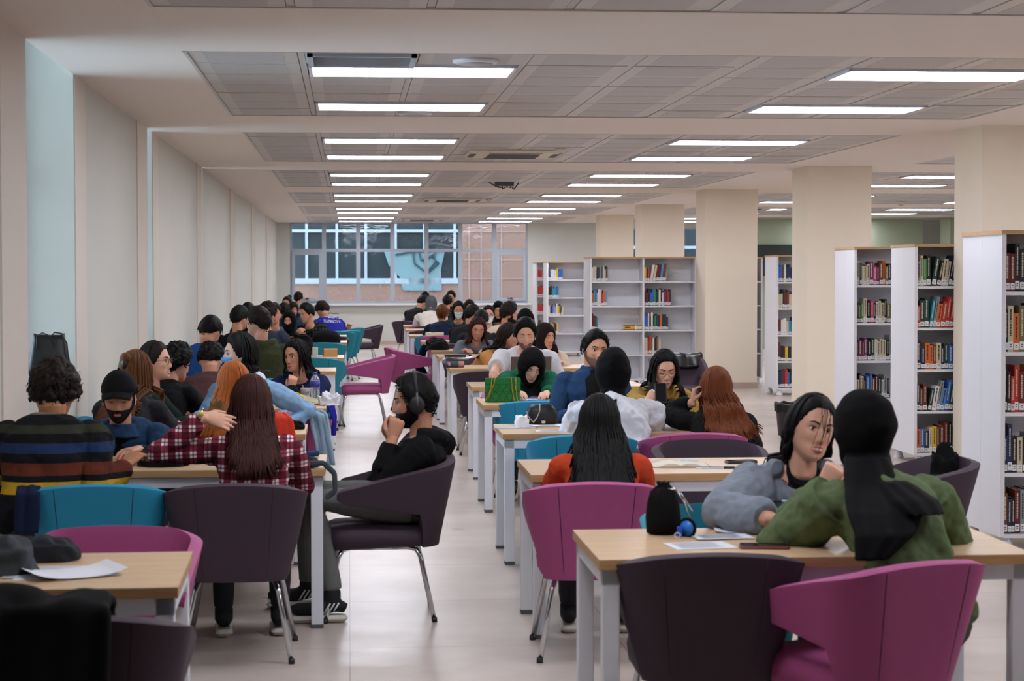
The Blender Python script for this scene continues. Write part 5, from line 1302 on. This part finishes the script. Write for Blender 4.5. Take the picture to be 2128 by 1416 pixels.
# box table and backpack table
t = thing('cardboard_box', 'small open brown cardboard box on the left row', 'box', atz(686, 741, TH), .15)
mb = MB(); w, d, h = .075, .05, .075
mb.box(-w, w, -d, -d+.003, 0, h); mb.box(-w, w, d-.003, d, 0, h); mb.box(-w, -w+.003, -d, d, 0, h); mb.box(w-.003, w, -d, d, 0, h); mb.box(-w, w, -d, d, 0, .003); part('box_body', mb, mat('cardboard', '#b98a55', .8), t)
mb = MB(); mb.add([(-w-.04, -d, h+.02), (-w, -d, h), (-w, d, h), (-w-.04, d, h+.02)], [(0, 1, 2, 3)], 0, False); mb.add([(-w, -d, h), (w, -d, h), (w, -d-.0, h+.015), (-w, -d, h+.015)], [(0, 1, 2, 3)], 0, False); part('flap', mb, mat('cardboard_pale', '#d0a878', .8), t)
t = thing('carton', 'pale carton standing partly hidden by the dark-haired young woman', 'box', atz(655, 745, TH)); mb = MB(); mb.rbox(-.03, .03, -.03, .03, 0, .12, .004); part('box_body', mb, mat('pale_carton', '#c9c0b2', .7), t)
heap('backpack', 'flat black backpack lying on a far left table before a teal chair', 'backpack', atz(678, 712, Z_), (.38, .26, .16), M_blk, 25, .06)
t = thing('bag_strap', 'black strap hanging from the far teal chair', 'strap', at(737, 690, 31.5)); mb = MB(); mb.tube([(0, 0, 0), (.02, 0, -.15), (.03, 0, -.32), (.01, 0, -.34), (.0, 0, -.2)], .014, 6, flat=.4); part('webbing', mb, M_blk, t)
# tote on the window sill
c = Vector((-1.80, 11.25, 1.06)); c = at(103, 771, 11.3); c.z = 1.061
t = thing('tote_bag', 'black leather tote bag standing on the window sill', 'bag', c, .15)
mb = MB(); rr = []
for z, w, d in ((0, .122, .055), (.004, .128, .06), (.03, .126, .058), (.12, .108, .045), (.20, .092, .032), (.228, .088, .024), (.23, .084, .018)):
    rr.append([Vector((abs(cos(a))**.5*(1 if cos(a) > 0 else -1)*w, abs(sin(a))**.6*(1 if sin(a) > 0 else -1)*d, z+(.008*cos(2*a) if z > .2 else 0))) for a in [2*pi*k/36 for k in range(36)]])
mb.loft(rr); part('bag_body', mb, mat('black_leather', '#0f1113', .38, bump=.2, bscale=60), t)
mb = MB()
mb.tube([(-.07, -.04, .15), (-.068, -.04, .22), (-.04, -.03, .242), (.0, -.03, .225), (.03, -.05, .16)], .0035, 6); mb.tube([(.01, -.03, .22), (.03, -.03, .243), (.07, -.04, .236), (.098, -.05, .18), (.105, -.05, .10), (.10, -.05, .03)], .0045, 6)
part('handle', mb, MATS['black_leather'], t)

# nearest right table
t = thing('drawstring_bag', 'black drawstring bag standing on the nearest right table', 'bag', atz(1378, 1110, TH))
mb = MB(); rr = []
for z, r in ((0, .045), (.006, .058), (.06, .062), (.11, .056), (.145, .046), (.160, .030), (.166, .018), (.178, .024), (.176, .004)): rr.append([Vector((cos(a)*r*(1+.05*sin(6*a)*z/.17), sin(a)*r*.85*(1+.06*sin(6*a+1)*z/.17), z+.004*sin(6*a)*z/.17)) for a in [2*pi*k/32 for k in range(32)]])
mb.loft(rr); part('bag_body', mb, M_blk, t)
mb = MB(); mb.tube([(.01, -.02, .16), (.04, -.03, .155), (.07, -.03, .11), (.09, -.03, .05), (.085, -.03, .01)], .004, 6); mb.tube([(.02, .0, .17), (.06, -.01, .14), (.10, -.02, .08)], .003, 6); part('cord', mb, M_chrome, t)
t = thing('key_pouch', 'small round bright blue pouch with a black rim beside the drawstring bag', 'pouch', atz(1428, 1116, TH))
mb = MB(); mb.tube([(-.004, 0, .030), (.004, 0, .030)], .026, 24, up=(0, 0, 1)); part('pouch_body', mb, mat('bright_blue_print', '#2f7fe0', .4, var=.4, scale=90), t)
mb = MB(); mb.tube([(0, .030*cos(a), .030+.030*sin(a)) for a in [2*pi*k/24 for k in range(25)]], .006, 6, cap=False); part('rim', mb, M_blk, t); t.rotation_euler = (0, 0, .9)
t = thing('keys', 'blue plastic fob with white loop beside the drawstring bag', 'keys', atz(1412, 1116, TH)); mb = MB(); mb.rbox(-.008, .008, -.012, .012, 0, .035, .004); part('fob', mb, mat('blue_plastic', '#2a55c8', .3), t)
mb = MB(); mb.tube([(-.01+.01*cos(a), -.018, .008+.008*sin(a)) for a in [2*pi*k/16 for k in range(17)]], .002, 6, cap=False); part('ring', mb, M_white, t)
papers('loose white sheets on the nearest right table', [(atz(1455, 1135, TH), .21, .16, .15, 0), (atz(1545, 1106, TH), .20, .10, -.1, .006), (atz(1500, 1118, TH), .2, .12, .1, 0)])
def phone(label, c, rot, case, l=.15, w=.072, lit=False):
    t = thing('phone', label, 'phone', (c.x, c.y, c.z), rot, None)
    mb = MB(); mb.rbox(-l/2, l/2, -w/2, w/2, 0, .009, .008); part('phone_case', mb, mat('phone_case_'+case.strip('#'), case, .4), t)
    mb = MB(); mb.rbox(-l/2+.004, l/2-.004, -w/2+.004, w/2-.004, .0088, .0098, .005); part('screen', mb, mat('dark_screen', '#14161c', .08), t); return t
phone('phone in a dark red case lying by the green sleeve', atz(1588, 1139, Z_), -.15, '#7c1f26', l=.165)
phone('black phone lying at the right end of the open notebook table', atz(1540, 962, Z_), .1, '#1c2030')
phone('dark phone lying between the writing hands and the small bottle', atz(1124, 826, Z_), .1, '#4a3434')
phone('black phone on the table right of the white T-shirt', atz(1160, 796, Z_), .1, '#1d1d22')
def pen(label, c, rot, col, l=.14):
    t = thing('pen', label, 'pen', (c.x, c.y, c.z+.005), rot, 'pens'); mb = MB(); mb.tube([(-l/2, 0, 0), (l/2-.012, 0, 0), (l/2, 0, 0)], [.0048, .0048, .001], 8); part('barrel', mb, mat('pen_'+col.strip('#'), col, .3), t)
    mb = MB(); mb.tube([(-l/2-.003, 0, 0), (-l/2+.045, 0, 0)], .0056, 8); part('cap', mb, M_dark if col != '#2a3cc0' else mat('pen_cap_blue', '#1e2a8c', .3), t)
pen('black marker lying at the right end of the nearest table', atz(1992, 1117, Z_), .2, '#151517', .06)
pen('violet pen beside the open notebook', atz(1519, 974, Z_), .0, '#4a38c8', .06)
pen('blue pen lying near the small bottle, front one', atz(1118, 834, Z_), .05, '#2a3cc0')
pen('blue pen lying near the small bottle, crossing the other', atz(1108, 829, Z_), -.35, '#2a3cc0')
pen('pale grey pen held by the smiling girl', atz(1634, 1062, .80)+Vector((0, -.02, .03)), -.5, '#a8b2c0', .13)
# notebook table
t = thing('notebook', 'open notebook with cream pages on the table', 'notebook', atz(1410, 968, TH), -.03)
mb = MB()
for sx in (-1, 1):
    rr = []
    for k in range(9):
        q = k/8; z = .016*sin(pi*min(1, q*1.15+.12))*.9+.004; rr.append([Vector((sx*q*.135, -.09, 0)), Vector((sx*q*.135, .09, 0)), Vector((sx*q*.135, .09, z)), Vector((sx*q*.135, -.09, z))])
    mb.loft(rr, 0, True, False)
part('pages', mb, mat('cream_paper', '#d9d3c2', .8, var=.02), t)
mb = MB(); mb.box(-.14, .14, -.094, .094, -.0, .003); part('notebook_cover', mb, M_dark, t)
mb = MB(); mb.box(.02, .10, .04, .085, .017, .019); part('sticky_note', mb, mat('pale_blue_note', '#9fc3d8', .7), t)
papers('white sheet under the violet pen', [(atz(1490, 972, TH), .2, .12, .0, 0)])
# purse table
papers('loose sheets at the left elbow of the white shirt', [(atz(1150, 896, TH), .2, .13, -.12, 0), (atz(1140, 886, TH), .21, .13, .15, .004)])
papers('printed sheets right of the white shirt', [(atz(1400, 886, TH), .21, .14, .1, .004), (atz(1390, 893, TH), .21, .12, -.05, 0)])
t = thing('plastic_sleeve', 'clear plastic sleeve flat on the table under the tissue', 'sleeve', atz(1070, 889, TH)); mb = MB(); mb.box(-.12, .12, -.10, .10, .0005, .003); part('sleeve', mb, mat('milky_plastic', '#c3c3c8', .2), t)
t = heap('tissue', 'crumpled white tissue beside the black quilted purse', 'tissue', atz(1085, 889, TH+.003), (.085, .07, .07), mat('white_tissue', '#e8e8ee', .9), 31, .35)
t = thing('shoulder_bag', 'small black quilted purse with a silver chain', 'bag', atz(1125, 882, TH), -.05)
mb = MB(); rr = []
for z, w, d in ((0, .085, .025), (.006, .095, .034), (.05, .098, .036), (.09, .088, .030), (.115, .065, .02), (.122, .045, .01)): rr.append([Vector((abs(cos(a))**.7*(1 if cos(a) > 0 else -1)*w, sin(a)*d, z)) for a in [2*pi*k/36 for k in range(36)]])
mb.loft(rr); part('bag_body', mb, MATS['black_leather'], t)
mb = MB()
for k in range(-4, 5):
    for sg in (-1, 1): mb.tube([(k*.022-.02*sg, -.0375, .02), (k*.022+.02*sg, -.034, .085)], .0009, 4)
part('quilting', mb, M_dark, t)
def chain(mb, pts, r=.0035, step=.008):
    P0 = [Vector(p) for p in pts]; k = 0
    for a, b in zip(P0, P0[1:]):
        n = max(1, int((b-a).length/step))
        for i in range(n):
            c = a.lerp(b, i/n); d = (b-a).normalized(); s = d.orthogonal().normalized() if k % 2 else d.cross(d.orthogonal()).normalized(); k += 1
            mb.tube([c+d*cos(q)*r*1.4+s*sin(q)*r for q in [2*pi*j/8 for j in range(9)]], .0012, 4, cap=False)
mb = MB(); chain(mb, [(-.01, -.03, .118), (-.012, -.045, .08), (-.03, -.045, .04), (-.05, -.045, .015), (-.08, -.04, .05), (-.09, -.02, .08)]); part('chain', mb, M_chrome, t)
mb = MB(); mb.box(.0, .022, -.0395, -.036, .008, .024); part('badge', mb, M_cream, t)
# green bag
M_gbag = mat('green_quilted_leather', '#0b6d2a', .42, var=.06, bump=.1, bscale=30)
t = thing('handbag', 'green quilted handbag with gold chains standing on the table', 'bag', atz(1044, 836, TH), .0)
mb = MB(); mb.rbox(-.122, .122, -.035, .035, 0, .165, .012); part('bag_body', mb, M_gbag, t)
mb = MB(); mb.rbox(-.124, .124, -.040, -.030, .075, .172, .004); part('flap', mb, M_gbag, t)
mb = MB()
for k in range(-3, 4):
    for sg in (-1, 1):
        x0 = k*.05; pts = [Vector((x0+sg*(z-.0)*.62, -.0365 if z < .075 else -.0415, z)) for z in (.005, .04, .074, .076, .10, .125)]; pts = [p for p in pts if abs(p.x) < .12]
        if len(pts) > 1: mb.tube(pts, .0014, 4)
mb.tube([(-.12, -.0415, .128), (.12, -.0415, .128)], .0016, 4); part('quilting', mb, mat('green_stitch_shadow', '#085722', .5), t)  # quilting lines in a darker green than the leather
M_gold = mat('gold', '#d8b45a', .2, metal=1, var=.02); mb = MB()
chain(mb, [(-.075, -.046, .168), (-.085, -.05, .10), (-.105, -.05, .04), (-.13, -.06, .006)], .0042, .0085); chain(mb, [(-.055, -.046, .168), (-.062, -.05, .13), (-.085, -.05, .08), (-.10, -.055, .03)], .0042, .0085)
chain(mb, [(.06, -.046, .168), (.066, -.048, .09), (.078, -.05, .02), (.09, -.05, .004)], .0042, .0085); chain(mb, [(.09, -.046, .168), (.092, -.048, .09), (.10, -.05, .02), (.11, -.05, .004)], .0042, .0085); part('chain', mb, M_gold, t)
t = thing('sanitizer_bottle', 'tiny clear bottle with a white cap beside the writing woman', 'bottle', atz(1157, 838, TH))
mb = MB(); mb.lathe([(.003, 0), (.020, .001), (.021, .02), (.019, .03), (.021, .04), (.020, .055), (.010, .066), (.003, .066)], n=16); part('bottle_body', mb, M_pet, t); mb = MB(); mb.lathe([(.008, .064), (.008, .078), (.005, .094), (.002, .094)], n=12); part('cap', mb, M_white, t)
papers('white sheets under the hands of the woman in bottle green', [(atz(1085, 829, TH), .26, .22, .05, 0), (atz(1170, 832, TH), .15, .12, .2, 0)])
# laptop
c = at(1100, 800, 15.62); t = thing('laptop', 'grey laptop open in front of the young man in the white T-shirt', 'laptop', (c.x, c.y, TH), pi)
mb = MB(); mb.rbox(-.165, .165, -.115, .115, 0, .014, .01); part('base', mb, mat('space_grey_metal', '#6b6560', .35, metal=.6), t)
mb = MB(); mb.box(-.15, .15, -.03, .09, .0138, .015); part('keyboard', mb, M_dark, t)
M = Matrix.Translation((0, .112, .014)) @ Matrix.Rotation(radians(-14), 4, 'X')
mb = MB(); mb.rbox(-.165, .165, -.0, .007, 0, .225, .003, 0, M); part('lid', mb, MATS['space_grey_metal'], t)
mb = MB(); mb.box(-.155, .155, -.0015, -.0005, .012, .215, 0, M); part('screen', mb, MATS['dark_screen'], t)
mb = MB(); q = M @ Vector((0, .0075, .115)); mb.ball(q, (.013, .0012, .014), 16, 10); mb.ball(M @ Vector((.004, .0075, .134)), (.003, .001, .005), 8, 6); part('logo', mb, M_white, t)
# pencil case
t = thing('pencil_case', 'grey pencil case with a pink end and pink looped emblem', 'pencil case', atz(945, 764, TH), .02)
mb = MB(); rr = [[Vector((x, cos(a)*.04, .03+sin(a)*.03)) for a in [2*pi*k/20 for k in range(20)]] for x in (-.09, -.088, .035)]; mb.loft(rr); part('case_body', mb, cloth('slate_grey', '#454b52'), t)
mb = MB(); rr = [[Vector((x, cos(a)*.0405*q, .03+sin(a)*.0305*q)) for a in [2*pi*k/20 for k in range(20)]] for x, q in ((.034, 1), (.085, .97), (.09, .9))]; mb.loft(rr); part('case_end', mb, cloth('dusty_pink', '#b08078'), t)
mb = MB()
for a0 in (.5, 1.6, -.6, -1.6, 2.6): mb.tube([(-.058+.014*cos(a0)*(.5+.5*cos(q))+.005*sin(q)*sin(a0), -.0405, .034+.02*sin(a0)*(.5+.5*cos(q))-.005*sin(q)*cos(a0)) for q in [2*pi*k/12 for k in range(13)]], .0016, 4, cap=False)
part('emblem', mb, mat('pink_thread', '#d9a0c0', .7), t)
# thick black book
t = thing('book', 'thick black book lying flat under white papers on the right row', 'book', atz(951, 747, TH), .0)
mb = MB(); mb.box(-.14, .14, -.10, .10, 0, .004); mb.box(-.14, .14, -.10, .10, .045, .049); mb.box(-.14, .14, -.10, -.094, 0, .049); part('cover', mb, M_dark, t)
mb = MB(); mb.box(-.137, .137, -.094, .098, .004, .045); part('page_block', mb, M_page, t); mb = MB(); mb.box(.08, .11, -.102, -.100, .003, .046); part('spine_label', mb, M_slab, t)
mb = MB()
for k in range(9): mb.box(-.08+k*.016, -.069+k*.016, -.102, -.1, .022, .028)
part('spine_title', mb, mat('gold_print', '#a89a60', .5), t)
t2 = thing('paper_sheets', 'white papers with a red clip lying on the thick black book', 'papers', atz(951, 747, TH+.050)); mb = MB()
for k in range(5): sheet(mb, Vector((.01*k-.02, .005*k, 0)), .26, .18, .06*k-.1, .0005+.002*k, .004*k, False)
part('sheet', mb, M_paper, t2); mb = MB(); mb.box(-.03, .0, -.08, -.06, .012, .022); part('clip', mb, mat('red_plastic', '#c02a35', .4), t2)
heap('jacket', 'black jacket heaped on the table corner behind the thick black book', 'jacket', atz(908, 727, Z_), (.28, .36, .13), M_blk, 41, .3)
p = at(884, 722, 23.0)
drape('coat', 'navy coat sliding down beside the magenta chair in the aisle', 'coat', [p+Vector((.10, .1, .02)), p+Vector((.02, .0, .03)), p+Vector((-.04, -.05, -.06)), p+Vector((-.09, -.1, -.20)), p+Vector((-.02, -.1, -.36))], (.10, .16, 0), M_navy, 42, .03, .03, 10)
p = at(903, 696, 27.56); 
drape('jacket', 'cream jacket hung over a blue chair back, right row', 'jacket', [p+Vector((0, .08, -.06)), p+Vector((0, .02, .02)), p+Vector((0, -.03, .02)), p+Vector((0, -.05, -.06))], (.26, 0, 0), cloth('cream_twill', '#cfc3a4'), 43, .015, .025, 12)
heap('jacket', 'folded white jacket on the table next to the track jacket', 'jacket', atz(853, 665, Z_), (.26, .28, .16), M_whitec, 44, .15)
t = thing('bag_strap', 'long black strap hanging off the end of a far right table', 'strap', at(838, 664, 33.9)); mb = MB(); mb.tube([(0, 0, 0), (-.02, -.03, -.1), (-.03, -.03, -.22), (-.045, -.03, -.36), (-.03, -.03, -.38)], [.012, .018, .02, .024, .01], 8, flat=.4); part('webbing', mb, M_blk, t)
# coat on chair before the column, bag on chair, bin
p = at(1412, 742, 20.5)
drape('quilted_coat', 'black quilted coat folded over a chair back before the column', 'coat', [p+Vector((0, .12, -.10)), p+Vector((0, .03, .02)), p+Vector((0, -.03, .02)), p+Vector((0, -.09, -.12))], (.50, 0, 0), mat('black_nylon', '#0e0f12', .3, bump=.6, bscale=18), 51, .03, .045, 16)
p = at(1960, 965, 9.0)
t = heap('bag', 'crumpled black bag on the chair back at the right edge', 'bag', at(1962, 985, 8.9), (.14, .10, .12), M_blk, 52, .35)
c = atz(1640, 866, 0); c = at(1640, 888, 19.2); c.z = 0
t = thing('waste_bin', 'black waste bin with a black liner on the floor by the column', 'bin', c)
mb = MB(); mb.lathe([(.004, .0), (.11, .0), (.14, .30), (.145, .31), (.135, .305), (.105, .01), (.004, .01)], n=28); part('bin_body', mb, M_dark, t)
mb = MB(); n = 40; mb.loft([[Vector((cos(2*pi*k/n)*(r+.006*sin(k*2.3)), sin(2*pi*k/n)*(r+.006*sin(k*2.3)), z+.008*sin(k*1.3))) for k in range(n)] for r, z in ((.148, .24), (.151, .31), (.15, .335), (.13, .33), (.12, .25))], 0, False); part('bin_liner', mb, mat('bin_liner_black', '#0c0c0e', .25), t)

# ------------------------------------------------------------------ things people wear or hold
HMx = P4['HM']
t = thing('headphones', 'black over-ear headphones worn by the man in the black sweatshirt', 'headphones', P4['C'])
L = lambda v: (HMx @ Vector(v)) - P4['C']
mb = MB(); mb.tube([L((.098*cos(a)*(1.0 if abs(cos(a)) < .9 else .99), -.012, .03+.118*sin(a))) for a in [pi*k/18 for k in range(19)]], [.006]*2+[.009]*15+[.006]*2, 8, flat=1.8, up=(0, 1, 0)); part('headband', mb, mat('matt_black', '#16181a', .55), t)
for sx in (-1, 1):
    mb = MB(); rr = []
    for x, r in ((.070, .030), (.074, .040), (.094, .042), (.104, .036), (.107, .018)): rr.append([L((sx*x, -.008+cos(a)*r*.86, -.004+sin(a)*r*1.08)) for a in [2*pi*k/28 for k in range(28)]])
    mb.loft(rr); c_ = part('ear_cup', mb, MATS['matt_black'], t)
    mb = MB(); mb.tube([L((sx*.104, -.012, .055)), L((sx*.109, -.010, .02)), L((sx*.109, -.008, -.01))], .0055, 8); part('arm', mb, M_grey, c_)
W, hd, nn = Q6['hands'][1]
t = phone('black phone held up by the woman in the mustard coat', at(1373, 822, 11.42), 0, '#1d1a1e'); t.rotation_euler = (radians(-72), radians(4), radians(90)+0.0); t.rotation_euler = Matrix(((0, 1, .0), (.25, 0, -.97), (-.97, 0, -.25))).to_euler()
t.rotation_euler = (Matrix.Rotation(radians(180), 3, 'Z') @ Matrix.Rotation(radians(-75), 3, 'X') @ Matrix.Rotation(radians(90), 3, 'Z')).to_euler()
W, hd, nn = P3['hands'][0]
t = thing('wristwatch', 'silver wristwatch with a yellow strap detail on the raised arm of the plaid shirt', 'watch', W)
mb = MB(); d = Vector(hd).normalized(); u_ = d.orthogonal().normalized(); v_ = d.cross(u_)
mb.tube([(u_*cos(a)+v_*sin(a))*.031-d*.012 for a in [2*pi*k/20 for k in range(21)]], .005, 8, cap=False); part('strap', mb, M_chrome, t)
mb = MB(); mb.ball(Vector((0, -.034, .01))-d*.012, (.012, .006, .012)); part('watch_face', mb, mat('yellow_dial', '#c9b23a', .3), t)
# lettering on the royal blue sweatshirt
def text_part(txt, size, M, m, parent, name='print'):
    cu = bpy.data.curves.new(name, 'FONT'); cu.body = txt; cu.size = size; cu.extrude = .002; cu.offset = size*.03; cu.align_x = 'CENTER'
    o = bpy.data.objects.new(name, cu); COL.objects.link(o); bpy.context.view_layer.update()
    me = bpy.data.meshes.new_from_object(o.evaluated_get(bpy.context.evaluated_depsgraph_get())); bpy.data.objects.remove(o)
    me.transform(M); me.materials.clear(); return link(name, me, m, parent)
r18 = P18['root']; top18 = [c for c in r18.children if c.name.startswith('hoodie')][0]
bt = BVHTree.FromPolygons([v.co.copy() for v in top18.data.vertices], [tuple(p.vertices) for p in top18.data.polygons])
lasty = [0.0]
def on_back(o, pad=.006):
    """lay a flat print made in camera-facing X/Z on the garment's back"""
    for v in o.data.vertices:
        w = v.co; hit = bt.ray_cast(Vector((w.x, -3, w.z)), Vector((0, 1, 0)))
        if hit[0]: w.y = hit[0].y-pad+(w.y*0)
        else: w.y = lasty[0]
        lasty[0] = w.y
c = at(690, 668, 30.4)-r18.location
M_pr = mat('white_print', '#dfe3ee', .7, var=.02)
def flatM(x, z, a=0): return Matrix.Translation((x, 0, z)) @ Matrix.Rotation(a, 4, 'Y') @ Matrix.Rotation(pi/2, 4, 'X')
try:
    o = text_part('PATRIOTS', .058, flatM(c.x, c.z-.02, .06), M_pr, top18); on_back(o)
    o = text_part('NEW ENGLAND', .024, flatM(c.x+.02, c.z+.115, .06), M_pr, top18); on_back(o)
    mb = MB(); mb.box(-.11, -.03, -.002, 0, .07, .08); mb.box(-.06, .0, -.002, 0, .055, .067); mb.add([(0, 0, .045), (.03, 0, .045), (.07, 0, .09), (.04, 0, .09)], [(0, 1, 2, 3)], 0, False); mb.ball((.09, 0, .055), (.014, .002, .014))
    mb.v = [(v[0]+c.x, v[1], v[2]+c.z) for v in mb.v]; o = part('emblem', mb, M_pr, top18); on_back(o)
except Exception as e: print('print', e)

# side stripes on the black trainers of the man with headphones
for sh_ in [c for c in P4['root'].children if c.name.startswith('shoe')]:
    vs = [v.co for v in sh_.data.vertices]; cx = sum(v.x for v in vs)/len(vs); y0 = min(v.y for v in vs); b3 = BVHTree.FromPolygons([v.copy() for v in vs], [tuple(p.vertices) for p in sh_.data.polygons])
    mb = MB()
    for k in range(3):
        pts = []
        for j in range(6):
            z = .045+j*.010; x = cx+.01+k*.020+j*.006; h = b3.ray_cast(Vector((x, y0-.3, z)), Vector((0, 1, 0)))
            if h[0]: pts.append(h[0]-Vector((0, .001, 0)))
        if len(pts) > 2: mb.tube(pts, .0038, 6)
    if mb.v: part('stripe', mb, M_white, sh_)
